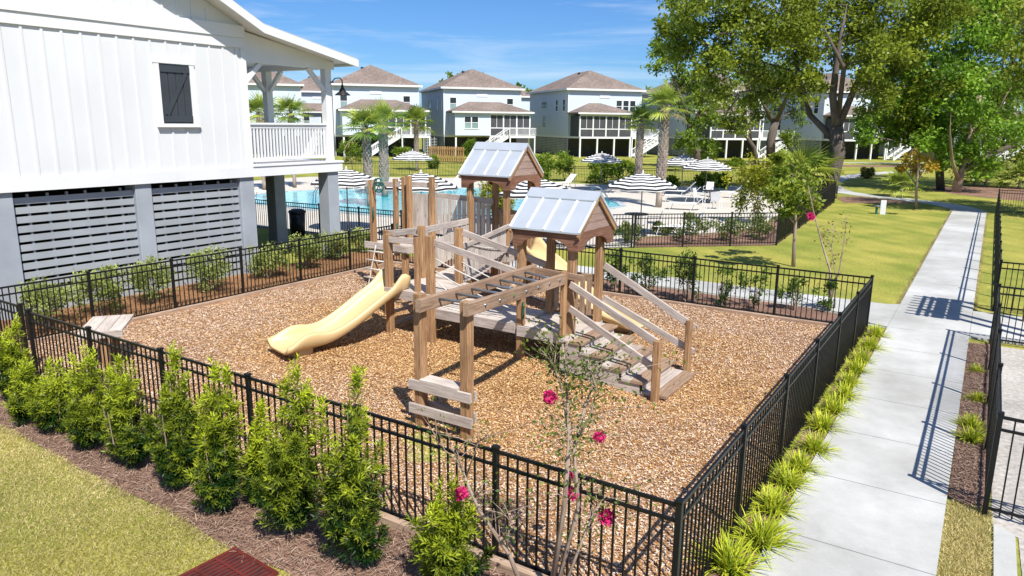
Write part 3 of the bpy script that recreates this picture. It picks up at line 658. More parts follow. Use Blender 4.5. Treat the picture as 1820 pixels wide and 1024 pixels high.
def tower_roof(x0, x1, y0, y1, ze, zr):
    # x0..x1,y0..y1 outer faces of the arched beams; ze eave, zr ridge
    def arch(L_):
        P = [(0, ze-.005), (0, ze-.32), (.16, ze-.32)]
        for k in range(11):
            t = math.pi*k/10; P.append((L_/2-(L_/2-.2)*math.cos(t), ze-.30+.17*math.sin(t)))
        return P+[(L_-.16, ze-.32), (L_, ze-.32), (L_, ze-.005)]
    for yy in (y0, y1-.045):
        mb = MB(); mb.prism([(x0+p[0], p[1]) for p in arch(x1-x0)], .045, 'y', yy); W_(mb, 'arched_beam', M_roofb)
    for xx in (x0+.001, x1-.046):
        mb = MB(); L2 = y1-y0-.094; mb.prism([(y0+.047+p[0], p[1]) for p in arch(L2)], .045, 'x', xx); W_(mb, 'arched_beam', M_roofb)
    ym = (y0+y1)/2; oy = .05; ox = .05; th = .03
    for sgn in (-1, 1):
        yE = y0-oy if sgn < 0 else y1+oy
        zE = ze-.02
        mb = MB(); mb.prism([(yE, zE), (ym, zr), (ym, zr+th), (yE, zE+th)], x1-x0+2*ox, 'x', x0-ox); pan = W_(mb, 'roof_panel', M_metalroof)
        for k in range(5):
            x = x0-ox+.012+(x1-x0+2*ox-.024)*k/4
            mb = MB(); mb.beam((x, yE, zE+th+.008), (x, ym, zr+th+.008), .03, .018)
            o = mb.build('seam', M_trim, pan)
    d = Vector((0, y1-ym, ze-zr)).normalized()
    for sgn in (-1, 1):
        mb = MB(); mb.prism([(ym, zr+.065), (ym+sgn*.17, zr+.065-.17*(zr-ze)/(y1-ym)), (ym+sgn*.17, zr+.045-.17*(zr-ze)/(y1-ym)), (ym, zr+.045)], x1-x0+2*ox+.02, 'x', x0-ox-.01); W_(mb, 'ridge_cap', M_metalroof)
    for xx in (x0+.012, x1-.04):      # gable boards
        n = 4; hh = zr-ze-.06
        for k in range(n):
            z0, z1 = hh*k/n, hh*(k+1)/n-.008; f0 = (1-z0/hh)*(y1-y0)/2*.97; f1 = max(.01, (1-z1/hh)*(y1-y0)/2*.97)
            mb = MB(); mb.prism([(ym-f0, ze+z0), (ym+f0, ze+z0), (ym+f1, ze+z1), (ym-f1, ze+z1)], .028, 'x', xx); W_(mb, 'gable_board', M_gab)
        for sgn in (-1, 1):
            xo = x0-.02 if xx < (x0+x1)/2 else x1+.02
            mb = MB(); mb.beam((xo, ym+sgn*((y1-y0)/2+oy), ze-.08), (xo, ym, zr-.04), .035, .07); W_(mb, 'barge_board', M_post)
def pickets(x0, y0, x1, y1, zb0, zb1, zt0, zt1, n, w_=.125, mat=None):
    d = Vector((x1-x0, y1-y0, 0)).normalized()
    for k in range(n):
        t = (k+.5)/n; x, y = x0+(x1-x0)*t, y0+(y1-y0)*t
        j = random.uniform(-.012, .012)
        mb = MB(); mb.beam((x, y, zb0+(zb1-zb0)*t), (x, y, zt0+(zt1-zt0)*t+j), w_, .022, .003, (-d.y, d.x, 0)); W_(mb, 'panel_picket', mat or M_dock)
# near tower
XL, XR, YF, YB, DZ = -6.95, -5.91, 11.07, 12.13, .70
for x in (XL, XR):
    for y in (YF, YB): post(x, y, 0, 2.40)
deck(XL-.02, XR+.03, YF-.07, YB+.09, DZ, 'x', 9)
tower_roof(-7.05, -5.73, 10.92, 12.30, 2.53, 3.13)
bm((XL+.07, YB, 1.52), (XR-.07, YB, 1.52), .05, .14, M_beam); bm((XL+.07, YB, .86), (XR-.07, YB, .86), .05, .10, M_beam)
pickets(XL+.1, YB-.04, XR-.1, YB-.04, .8, .8, 1.5, 1.5, 6, .10, M_beam)
# stairs
SY0, SY1 = 10.62, 11.98
ST = [(-5.86, -5.45, .72), (-5.45, -5.07, .565), (-5.07, -4.69, .41), (-4.69, -4.31, .255), (-4.31, -3.92, .10)]   # x from, x to, tread height
for yy in (SY0, SY1-.045):
    Q = [(-5.86, .658), (-5.86, .20), (-4.58, -.02), (-3.98, -.02)]
    for x0, x1, z in reversed(ST): Q += [(x1-.06, z-.044), (x0-.06 if x0 > -5.8 else x0+.002, z-.044)]
    mb = MB(); mb.prism(Q, .045, 'y', yy); W_(mb, 'stringer', M_old)
for k, (x0, x1, z) in enumerate(ST):
    w2 = (x1-x0)/2
    for j in range(2): W_(MB().box(x0+w2*j+.004-.02, x0+w2*(j+1)-.004+(.03 if j else -.02), SY0-.03, SY1+.03, z-.042, z+.004*j, .006), 'tread', M_beam if j else M_old)
    W_(MB().box(x1-.035, x1-.012, SY0+.05, SY1-.05, max(0, z-.155+.003), z-.043), 'riser', M_dock)
post(-4.05, 10.50, 0, 1.03, .12); post(-4.10, 12.09, 0, 1.0, .11)
bm((-5.86, 10.93, 1.63), (-4.02, 10.585, .93), .04, .13); bm((-5.86, 10.93, 1.20), (-4.06, 10.585, .52), .04, .12)
bm((-5.82, 12.17, 1.78), (-4.02, 12.17, .86), .04, .13); bm((-5.82, 12.17, 1.16), (-4.02, 12.17, .42), .04, .12)
# monkey bars
for x in (-6.52, -5.70): post(x, 7.70, 0, 1.99, .15)
bm((-6.40, 7.52, 1.86), (-6.62, 10.98, 1.80), .09, .18, M_beam, 'monkey_bar_beam'); bm((-5.58, 7.52, 1.93), (-5.93, 10.80, 1.74), .09, .18, M_beam, 'monkey_bar_beam')
post(-5.95, 10.86, .56, 1.86, .10)
bm((-6.72, 10.93, 1.80), (-5.60, 10.93, 1.76), .05, .12, M_beam, 'monkey_bar_beam')
for k in range(7):
    t = (k+.5)/7; y = 7.75+t*3.0
    mb = MB(); mb.cyl((-6.44-.2*t, y, 1.88-.05*t), (-5.54-.32*t, y, 1.92-.16*t), .02, None, 8); W_(mb, 'rung', M_pipe, True)
for z, yy, a_, b_ in ((.66, 7.60, -6.66, -5.56), (.30, 7.60, -6.66, -5.54), (.62, 7.80, -6.60, -5.62), (.30, 7.80, -6.60, -5.62)):
    bm((a_, yy, z), (b_, yy, z), .04, .15, M_old, 'step_board')
bm((-6.45, 7.7, .75), (-5.78, 7.7, .75), .24, .04, M_dock, 'step_board')
# middle platform with the front slide
MX0, MX1, MY0, MY1, MZ = -10.07, -8.98, 10.95, 12.07, 1.04
post(MX0, MY0, 0, 2.13); post(MX1, MY0, 0, 2.19, .15); post(-10.12, 12.05, 0, 2.17); post(-9.12, 12.05, 0, 2.21, .15)
post(-9.30, 10.93, .80, 2.13, .11); post(-11.15, 12.1, 0, 1.98, .16)
deck(MX0-.05, MX1+.05, MY0-.06, MY1+.08, MZ, 'x', 8)
bm((MX0+.07, 10.9, 2.03), (-9.36, 10.9, 2.06), .045, .12, M_old)
bm((-11.08, 12.1, 1.92), (-10.2, 12.08, 2.06), .05, .14, M_old)
for z in (.2, .45, .7): bm((-10.18, 11.0, z), (-10.18, 12.0, z), .04, .07, M_dock, 'ladder_rung')
# walkway to the near tower
deck(-8.90, -7.03, 11.02, 12.1, .73, 'x', 8)
bm((-8.92, 11.0, 2.06), (-7.03, 11.02, 1.70), .045, .13); bm((-9.04, 12.1, 2.12), (-7.03, 12.1, 1.66), .045, .13)
def rope(p, q, sag=.06, r_=.012):
    p, q = Vector(p), Vector(q); mb = MB(); mb.tube([p+(q-p)*t-Vector((0, 0, sag*4*t*(1-t))) for t in np.linspace(0, 1, 9)], r_, 6); W_(mb, 'rope', M_rope, True)
for z0, z1 in ((1.75, 1.25), (1.5, .95)):
    rope((-8.95, 11.02, z0), (-7.0, 11.08, z1)); rope((-9.05, 12.06, z0), (-7.0, 12.08, z1))
rope((-8.9, 11.02, 1.3), (-7.9, 11.02, .75), .02); rope((-8.2, 11.02, .76), (-7.02, 11.05, 1.5), .02)
# far tower
TX0, TX1, TY0, TY1, TZ = -10.45, -9.40, 14.28, 15.36, 1.32
for x in (TX0, TX1):
    for y in (TY0, TY1): post(x, y, 0, 3.02)
deck(TX0-.04, TX1+.04, TY0-.07, TY1+.07, TZ, 'x', 8)
tower_roof(-10.60, -9.22, 14.12, 15.52, 3.15, 3.83)
for z in (2.15, 1.5): bm((TX0+.07, TY1, z), (TX1-.07, TY1, z), .05, .14, M_beam)
pickets(TX0+.12, TY1-.05, TX1-.12, TY1-.05, 1.42, 1.42, 2.15, 2.15, 5, .1, M_beam)
bm((TX1, TY0+.1, 2.15), (TX1, TY1-.1, 2.15), .05, .14, M_beam)
bm((TX0-.3, TY0-.08, 1.42), (TX1+.15, TY0-.08, 1.42), .05, .15, M_roofb)
# ramp bridge between middle platform and far tower
nb = 13
for k in range(nb):
    t0, t1 = k/nb, (k+.9)/nb
    sagf = lambda t: MZ+.02+(TZ-MZ-.02)*t-.10*math.sin(math.pi*t)
    c0, c1 = Vector((-10.02-.35*t0, 12.2+2.02*t0, sagf(t0))), Vector((-10.02-.35*t1, 12.2+2.02*t1, sagf(t1)))
    mb = MB(); ctr = (c0+c1)/2; mb.beam(ctr, ctr+Vector((.93, 0, 0)), .14, .035, .004); W_(mb, 'bridge_plank', M_dock)
pickets(-10.1, 12.2, -10.43, 14.2, 1.12, 1.38, 1.78, 1.95, 13); pickets(-9.08, 12.2, -9.36, 14.2, 1.12, 1.38, 1.78, 1.95, 13)
bm((-10.15, 12.1, 2.06), (-10.48, 14.25, 2.02), .05, .14, M_old); bm((-9.05, 12.1, 1.82), (-9.30, 14.22, 2.0), .04, .10, M_old)
rope((-9.05, 12.1, 1.9), (-9.3, 14.2, 1.5)); rope((-10.1, 12.1, 1.9), (-10.4, 14.2, 1.5))
# left lookout platform
LX0, LX1, LY0, LY1, LZ = -13.27, -12.25, 13.88, 15.1, 1.28
post(LX0, LY0, 0, 2.90); post(-12.47, LY0, 1.02, 2.96, .12); post(LX0+.02, LY1, 0, 2.90); post(LX1-.05, LY1, 0, 2.94); post(LX1, LY0+.05, 0, 1.25); post(-12.95, 14.95, 1.1, 2.95, .13)
deck(LX0-.06, LX1+.12, LY0-.02, LY1+.07, LZ, 'x', 8)
bm((-13.5, LY0-.09, 1.22), (LX1+.2, LY0-.09, 1.22), .05, .17, M_old)
bm((-13.45, LY0-.03, 2.80), (-12.3, LY0-.03, 2.82), .05, .12, M_old); bm((LX0, LY1+.05, 2.72), (LX1+.1, LY1+.05, 2.72), .05, .14, M_old)
pickets(LX0+.08, LY1, LX1-.1, LY1, 1.35, 1.35, 2.5, 2.5, 7)
# upper bridge to far tower
deck(LX1+.14, TX0-.08, 14.15, 15.2, 1.29, 'y', 12)
bm((LX1, 15.22, 2.47), (TX0, 15.26, 2.42), .05, .14, M_old); bm((LX1, 15.22, 1.5), (TX0, 15.26, 1.5), .05, .12, M_old)
pickets(LX1-.35, 15.18, TX0-.02, 15.18, 1.45, 1.45, 2.40, 2.38, 14)
bm((LX1+.1, 14.12, 1.25), (TX0, 14.12, 1.25), .05, .16, M_old)
# rope ladders below the lookout
for x in (-13.05, -12.55):
    rope((x, 13.72, 1.25), (x-.1, 13.45, .05), 0., .014)
for k in range(5):
    z = .2+.22*k; y = 13.47+.055*k
    mb = MB(); mb.cyl((-13.32, y, z), (-12.42, y, z), .022, None, 8); W_(mb, 'ladder_rung', M_rope, True)
# ship wheel and handles
mb = MB(); cx, cy, cz = -12.95, 13.78, 2.78
ring = [(cx+.17*math.cos(t), cy, cz+.17*math.sin(t)) for t in np.linspace(0, 2*math.pi, 19)]
mb.tube(ring, .018, 6)
for k in range(3):
    t = k*math.pi/3; mb.cyl((cx-.2*math.cos(t), cy, cz-.2*math.sin(t)), (cx+.2*math.cos(t), cy, cz+.2*math.sin(t)), .012, None, 6)
W_(mb, 'ship_wheel', M_green, True)
def handle(x, y, z):
    mb = MB(); mb.tube([(x, y, z), (x+.05, y-.05, z+.02), (x+.06, y-.06, z+.1), (x+.06, y-.06, z+.2), (x+.05, y-.05, z+.28), (x, y, z+.3)], .016, 6); W_(mb, 'grab_handle', M_green, True)
for p in ((-6.88, 11.02, .85), (-6.02, 11.02, .85), (-13.2, 13.82, 1.9), (-12.4, 13.84, 1.55)): handle(*p)
# slides: a trough lofted along its profile
def slide(p_top, p_end, wd, prof, name='slide'):
    p0, p1 = Vector(p_top), Vector(p_end); d = Vector((p1.x-p0.x, p1.y-p0.y, 0)); Ln = d.length; d.normalize(); s = Vector((d.y, -d.x, 0))
    sec = []
    hw = wd/2
    outer = [(-hw-.035, .20), (-hw-.045, .15), (-hw-.02, .02), (-hw+.1, -.045), (0, -.055), (hw-.1, -.045), (hw+.02, .02), (hw+.045, .15), (hw+.035, .20)]
    inner = [(hw-.01, .205), (hw-.03, .12), (hw-.10, .02), (hw-.2, -.005), (0, -.012), (-hw+.2, -.005), (-hw+.10, .02), (-hw+.03, .12), (-hw+.01, .205)]
    sec = outer+inner; n = len(sec); V = []; Fc = []
    T = np.linspace(0, 1, 30)
    for t in T:
        zc, ws, fl = prof(t); base = p0+d*Ln*t
        for (u, h_) in sec: V.append(base+s*u*fl+Vector((0, 0, zc+h_*(ws if h_ > 0 else 1))))
    m = len(T)
    for i in range(m-1):
        for k in range(n): Fc.append((i*n+k, i*n+(k+1) % n, (i+1)*n+(k+1) % n, (i+1)*n+k))
    Fc += [tuple(range(n)), tuple(range((m-1)*n, m*n))]
    mb = MB(); mb.add(V, Fc); return W_(mb, name, M_slide, True)
def sm(a_, b_, t): t = min(1, max(0, (t-a_)/(b_-a_))); return t*t*(3-2*t)
def prof1(t):
    z = 1.08-.83*sm(-.08, .74, t)-.02*sm(.8, 1, t)
    ws = 1.0+.75*math.exp(-((t-.06)/.06)**2)-.45*sm(.86, 1, t)+.35*math.exp(-((t-.8)/.1)**2)
    return z, ws, 1+.04*math.sin(t*6)+.14*sm(.85, 1, t)
slide((-9.95, 11.12, 0), (-10.62, 8.50, 0), .72, prof1)
W_(MB().box(-10.68, -10.30, 8.72, 9.05, 0, .22, .03), 'slide_foot', M_slide)
def prof2(t):
    z = 1.36-1.12*sm(.02, .88, t); ws = .75+.9*math.exp(-((t-.06)/.06)**2)-.3*sm(.88, 1, t); return z, ws, 1+.12*sm(.85, 1, t)
slide((-9.2, 14.75, 0), (-5.75, 13.75, 0), .58, prof2)
W_(MB().box(-6.25, -5.95, 13.75, 14.0, 0, .2, .03), 'slide_foot', M_slide); post(-7.9, 14.4, 0, .55, .12)
# lectern table by the fence
lt = empty('activity_table', (-13.05, 6.75, 0), math.atan2(-.64, .77), 'weathered white plank table on posts by the fence', 'table')
for k in range(3): MB().box(-.56, .56, -.33+.22*k+.003, -.33+.22*(k+1)-.003, .70+random.uniform(0, .004), .745, .005).build('plank', M_dock, lt)
MB().box(-.56, .56, -.37, -.332, .62, .74, .004).build('apron', M_dock, lt); MB().box(.562, .60, -.37, .34, .62, .742, .004).build('apron', M_dock, lt)
for x in (-.42, .42): MB().box(x-.06, x+.06, -.06, .06, 0, .699, .01).build('leg', M_post, lt)

# ================================================================== POOL FURNITURE, SITE FURNITURE
def umbrella_proto():
    r = empty('patio_umbrella')
    mb = MB(); n = 16; prof = [(.02, 2.50), (.32, 2.43), (.72, 2.30), (1.1, 2.13), (1.42, 1.95), (1.43, 1.88)]
    mb.lathe(prof, n)
    for i in range(len(mb.v)):
        x, y, z = mb.v[i]; rr = math.hypot(x, y)
        k = i % n; f = 1 if k % 2 == 0 else .965
        mb.v[i] = (x*f, y*f, z+(0 if k % 2 == 0 else .025*rr)); mb.g[i] = (rr+(.09 if z < 1.9 else 0)+20, 0, 0)
    mb.build('canopy', M_stripe, r)
    MB().lathe([(.0, 2.62), (.035, 2.58), (.03, 2.5), (.0, 2.49)], 8).build('finial', M_trim, r, True)
    mb = MB(); mb.cyl((0, 0, .05), (0, 0, 2.48), .024, None, 8); mb.build('pole', paint('bronze_pole', (.25, .23, .21), .4, .1), r, True)
    for k in range(8):
        t = 2*math.pi*k/8; mb = MB(); mb.beam((.03*math.cos(t), .03*math.sin(t), 2.44), (1.38*math.cos(t), 1.38*math.sin(t), 1.93), .015, .02); mb.build('rib', M_pipe, r)
    MB().lathe([(.0, .09), (.05, .09), (.07, .06), (.26, .05), (.28, .017), (.0, .017)], 16).build('base', M_blackm, r)
    return r
up_ = umbrella_proto()
ULAB = [((1143, 303), 'black and white striped umbrella shading the terrace beside tall palm'), ((748, 302), 'striped umbrella behind the playground picket bridge'),
        ((958, 312), 'striped umbrella half hidden by the far tower roof'), ((1070, 269), 'striped umbrella before the screened porch house'),
        ((1215, 273), 'striped umbrella just past the tall palm trunk'), ((1258, 279), 'striped umbrella over the black cafe table'),
        ((615, 296), 'striped umbrella next to the outer porch pillar'), ((733, 265), 'striped umbrella in shade under the far palm')]
for i, (q, lab) in enumerate(ULAB):
    o = up_ if i == 0 else copy_tree(up_); o.location = G(*q, 2.6)*1; o.location.z = .0; o.rotation_euler = (0, 0, i*.3); tag(o, lab, 'umbrella', 'striped umbrellas round the pool')
M_sling = paint('white_sling', (.78, .79, .80), .6, .03)
def lounger_proto():
    r = empty('lounge_chair')
    mb = MB()
    for y in (-.3, .3):
        mb.cyl((-1.0, y, .36), (.45, y, .36), .018, None, 6); mb.cyl((.45, y, .36), (1.0, y, .92), .018, None, 6)
        mb.cyl((.75, y, .62), (.95, y, .02), .014, None, 6)
    for x in (-1.0, .45): mb.cyl((x, -.3, .36), (x, .3, .36), .016, None, 6)
    mb.build('frame', M_trim, r)
    MB().box(-.98, .44, -.28, .28, .35, .365).build('seat', M_sling, r)
    mb = MB(); mb.beam((.46, 0, .38), (.99, 0, .92), .56, .015); mb.build('backrest', M_sling, r)
    for x in (-.8, .3):
        for y in (-.3, .3):
            mb = MB(); mb.cyl((x, y, .36), (x-.12, y, .0), .016, None, 6); mb.build('leg', M_trim, r)
    return r
lp = lounger_proto()
LL = [((1222, 374), .2, 'white lounge chair nearest the planted palm trunk'), ((1212, 360), .25, 'white lounge chair second from the planted palm trunk'), ((1205, 350), .2, 'white lounge chair under the striped umbrella past the palm'),
      ((1292, 352), .1, 'white lounge chair with raised back beside the cafe table'), ((1335, 356), .6, 'white lounge chair behind yellow green bush'),
      ((620, 336), 1.3, 'white lounge chair between porch pillar and palm'), ((585, 334), 1.3, 'white lounge chair behind porch pillar'), ((474, 352), .3, 'white lounge chair seen between porch pillars'),
      ((795, 338), 1.2, 'white lounge chair next to umbrella behind picket bridge'), ((1000, 334), 1.2, 'white lounge chair by far pool fence bushes'), ((935, 331), 1.2, 'white lounge chair behind the far tower'),
      ((1105, 332), .2, 'white lounge chair at the palm planter, far pool end'), ((1205, 418), .5, 'lounge chair in the umbrella shade by the pool fence')]
for i, (q, a_, lab) in enumerate(LL):
    o = lp if i == 0 else copy_tree(lp); o.location = G(*q); o.location.z = .017; o.rotation_euler = (0, 0, a_); tag(o, lab, 'lounge chair', 'white lounge chairs round the pool')
def table(p, lab):
    r = empty('cafe_table', p, 0, lab, 'table')
    MB().lathe([(0, .74), (.5, .74), (.5, .71), (0, .71)], 20).build('table_top', M_blackm, r)
    for k in range(4):
        t = k*math.pi/2+.4; mb = MB(); mb.tube([(.08*math.cos(t), .08*math.sin(t), .7), (.06*math.cos(t), .06*math.sin(t), .35), (.34*math.cos(t), .34*math.sin(t), 0)], .02, 6); mb.build('leg', M_blackm, r)
table(G(1262, 362)+Vector((0, 0, .017)), 'round black cafe table under striped umbrella'); table(G(1130, 412)+Vector((0, 0, .017)), 'round black cafe table in umbrella shade by pool fence')
def chair_proto():
    r = empty('patio_chair')
    MB().box(-.24, .24, -.24, .24, .42, .45).build('seat', M_sling, r)
    mb = MB(); mb.beam((0, .24, .45), (0, .34, .9), .46, .02, 0, (0, 1, 0)); mb.build('backrest', M_sling, r)
    for x in (-.24, .24):
        for y in (-.24, .24): mb = MB(); mb.cyl((x, y, 0), (x, y, .62 if y < 0 else .43), .014, None, 6); mb.build('leg', M_trim, r)
        mb = MB(); mb.beam((x, -.25, .63), (x, .3, .65), .04, .02); mb.build('armrest', M_trim, r)
    return r
cp_ = chair_proto()
for i, (q, a_, lab) in enumerate((((1243, 364), 1.6, 'white patio chair at cafe table, palm side'), ((1272, 372), 3.2, 'white patio chair at cafe table, pool fence side'), ((1258, 350), 0, 'white patio chair at cafe table, far bush side'), ((1160, 415), -1.2, 'white patio chair under the big umbrella by the fence'))):
    o = cp_ if i == 0 else copy_tree(cp_); o.location = G(*q); o.location.z = .017; o.rotation_euler = (0, 0, a_); tag(o, lab, 'chair', 'white patio chairs')
# pool handrails
for q, lab in (((575, 362), 'curved steel pool handrail seen by the porch pillar'), ((1062, 360), 'steel pool handrail at the round pool end')):
    r = empty('pool_handrail', G(*q), .6, lab, 'handrail')
    for y in (-.3, .3):
        mb = MB(); mb.tube([(-.5, y, 0), (-.45, y, .6), (-.25, y, .9), (.1, y, .85), (.5, y, .4), (.6, y, 0)], .025, 8); mb.build('rail', M_pipe, r, True)
# bins behind the porch pillar
for q, lab in (((530, 418), 'black trash bin between the porch pillars'),):
    r = empty('trash_bin', G(*q), .2, lab, 'bin')
    MB().lathe([(.0, .0), (.27, .0), (.31, .9), (.0, .9)], 16).build('body', M_blackm if q[0] < 600 else paint('dark_green_bin', (.03, .05, .03), .5), r, True); MB().lathe([(.33, .88), (.33, .95), (.2, 1.02), (.0, 1.02)], 16).build('lid', M_blackm, r, True)
# white utility post on the lawn
r = empty('utility_post', G(1568, 381), .2, 'short white utility post with grey basin on the lawn', 'post')
MB().box(-.13, .13, -.06, .06, 0, .72, .01).build('post', M_trim, r); MB().lathe([(.03, .28), (.17, .40), (.18, .44), (.15, .44), (.0, .38)], 12, (-.28, 0, 0)).build('basin', M_pipe, r, True)
mb = MB(); mb.tube([(-.28, 0, .0), (-.28, 0, .3)], .06, 8); mb.build('pedestal', M_green, r)
# drain grate
r = empty('drain_grate', (-5.72, 3.78, .008), -.05, 'rust red metal drain grate at the lawn corner', 'grate')
M_rust = paint('rust_red_paint', (.13, .022, .018), .55, .25, 6)
MB().box(-.36, .36, -.36, -.32, .0, .03).build('frame', M_rust, r); MB().box(-.36, .36, .32, .36, .0, .03).build('frame', M_rust, r); MB().box(-.36, -.32, -.319, .319, .0, .03).build('frame', M_rust, r); MB().box(.32, .36, -.319, .319, .0, .03).build('frame', M_rust, r)
MB().box(-.32, .32, -.32, .32, .008, .012).build('pit_shade_sheet', M_void_shade, r)  # flat dark sheet in place of the shade below the bars
for k in range(11): MB().box(-.29+.056*k, -.265+.056*k, -.319, .319, .013, .028).build('bar', M_rust, r)
for y in (-.1, .12): MB().box(-.319, .319, y-.015, y+.015, .0285, .032).build('bar', M_rust, r)
# entry arbor at the gate, right of the frame
ar = empty('arbor', (1.45, 18.9, 0), 0, 'wooden arbor over the gate at the frame edge', 'arbor')
for x in (-.36, .40):
    for y in (-.48, 1.05): MB().box(x-.07, x+.07, y-.07, y+.07, 0, 3.25, .01).build('post', M_post, ar)
for x, w_ in ((.35, .22), (.05, .22), (-.18, .05), (-.36, .05)): MB().box(x-w_/2, x+w_/2, -1.25, 1.15, 3.251, 3.33).build('beam', M_beam, ar)
for k in range(8): MB().box(-.55, .55, -1.2+.31*k, -1.15+.31*k, 3.331, 3.42).build('rafter', M_beam, ar)

# ================================================================== VEGETATION
def col_mix(a_, b_, t): t = np.clip(np.asarray(t), 0, 1)[:, None]; return np.array(a_)*(1-t)+np.array(b_)*t
def needle_shrub(h, rad, shoots, lean=0., seed=0, bright=.5, per=17, leaders=4):
    g = np.random.default_rng(seed); P = []; D = []; Nn = []; C = []; Ls = []
    nw = int(g.integers(11, 17)); wands = []; ecc = .7+.5*g.random()
    for i in range(nw):               # upright wands: a few tall leaders, a skirt of shorter outward ones
        a_ = i*2.399+g.normal()*.3; tall = i < leaders
        q_ = g.random()
        zt = h*(1. if i == 0 else (.50+.45*g.random() if tall else .2+.5*q_)); rt_ = rad*((.05+.7*g.random()) if tall else (.5+.75*g.random()))*(1 if math.cos(a_) > 0 else ecc)
        wands.append((np.array([.06*rad*math.cos(a_), .06*rad*math.sin(a_), .02]), np.array([rt_*math.cos(a_), rt_*math.sin(a_), zt]), zt, tall, .35*g.normal()))
    wt = np.array([w_[2]+.35*h for w_ in wands]); wt /= wt.sum()
    for s_ in range(shoots):
        b_, e_, zt, tall, tn = wands[g.choice(nw, p=wt)]; u = .12+.9*g.random()**.9; u = min(u, 1.)
        pos0 = b_+(e_-b_)*np.array([u**.7, u**.7, u]); ax = unit(e_-b_+np.array([0, 0, .3*h])); a_ = g.random()*6.28
        tipf = u > .9
        d = np.array([math.cos(a_), math.sin(a_), .35+.5*g.random()]) if not tipf else ax+g.normal(size=3)*.15
        d = d/np.linalg.norm(d); ln = (.10+.10*g.random())*(1.25-.45*u)*(1.6 if tipf and tall else 1)
        t = (np.arange(per)+.5)/per; pos = pos0+np.outer(t*ln, d)
        th = np.arange(per)*2.4+g.random()*6; e1 = np.cross(d, [.3, .2, 1.]); e1 /= np.linalg.norm(e1); e2 = np.cross(d, e1)
        rd = np.outer(np.cos(th), e1)+np.outer(np.sin(th), e2)
        dirs = rd*(1.05-.55*t[:, None])+d*(.18+.75*t[:, None])
        P.append(pos); D.append(dirs); Nn.append(d+rd*.2+g.normal(size=(per, 3))*.25); Ls.append((.075+.035*g.random())*(1.1-.4*t))
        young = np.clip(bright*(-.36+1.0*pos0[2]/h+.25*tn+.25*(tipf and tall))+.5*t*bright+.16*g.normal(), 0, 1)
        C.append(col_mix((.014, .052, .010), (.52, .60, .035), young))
    P, D, Nn, C, Ls = map(np.concatenate, (P, D, Nn, C, Ls)); P[:, 0] += lean*(np.maximum(P[:, 2], 0)/h)**1.5
    return leaf_quads(P, D, Nn, Ls, .0145+.004*g.random(len(P)), C)
def bush(parentname, p, h, rad, label, group, cat='shrub', kind='broad', seed=0, cols=((.04, .10, .012), (.24, .33, .06)), leaf=.06, n=1400, stems=6, gap=.0):
    r = empty(parentname, p, 0, label, cat, group); g = np.random.default_rng(seed)
    mb = MB()
    tips = []
    for k in range(stems):
        a_ = g.random()*6.28; q = g.random()**.5*rad*.8; zt = h*(.55+.4*g.random()); tip = np.array([q*math.cos(a_), q*math.sin(a_), zt]); tips.append(tip)
        mb.tube([(.02*math.cos(a_), .02*math.sin(a_), 0), (tip[0]*.4, tip[1]*.4, zt*.45), tuple(tip)], [.012+.006*h, .009, .004], 5)
    mb.build('stem', M_twig, r)
    K = max(8, int(n/45)); cen = []
    for k in range(K):
        if g.random() < .35: cen.append(tips[g.integers(stems)]+g.normal(size=3)*.1*h)
        else:
            d = g.normal(size=3); d /= np.linalg.norm(d); q = g.random()**.4; cen.append(np.array([d[0]*rad*q, d[1]*rad*q, h*.52+d[2]*h*.44*q]))
    cen = np.array(cen); cen[:, 2] = np.clip(cen[:, 2], h*.1, h*.97); ci = g.integers(0, K, n)
    P = cen[ci]+g.normal(size=(n, 3))*np.array([rad, rad, h*.5])*.13; P[:, 2] = np.maximum(P[:, 2], .03)
    D = unit(g.normal(size=(n, 3))+unit(P-np.array([0, 0, h*.4]))*.9+np.array([0, 0, .3])); Nn = g.normal(size=(n, 3))+np.array([0, 0, 1.2])
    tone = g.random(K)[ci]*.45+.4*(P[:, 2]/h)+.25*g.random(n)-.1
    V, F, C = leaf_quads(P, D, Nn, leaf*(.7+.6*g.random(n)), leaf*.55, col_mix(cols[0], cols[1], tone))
    place('foliage', np_mesh('foliage', V, F, M_leaf, C), r); return r
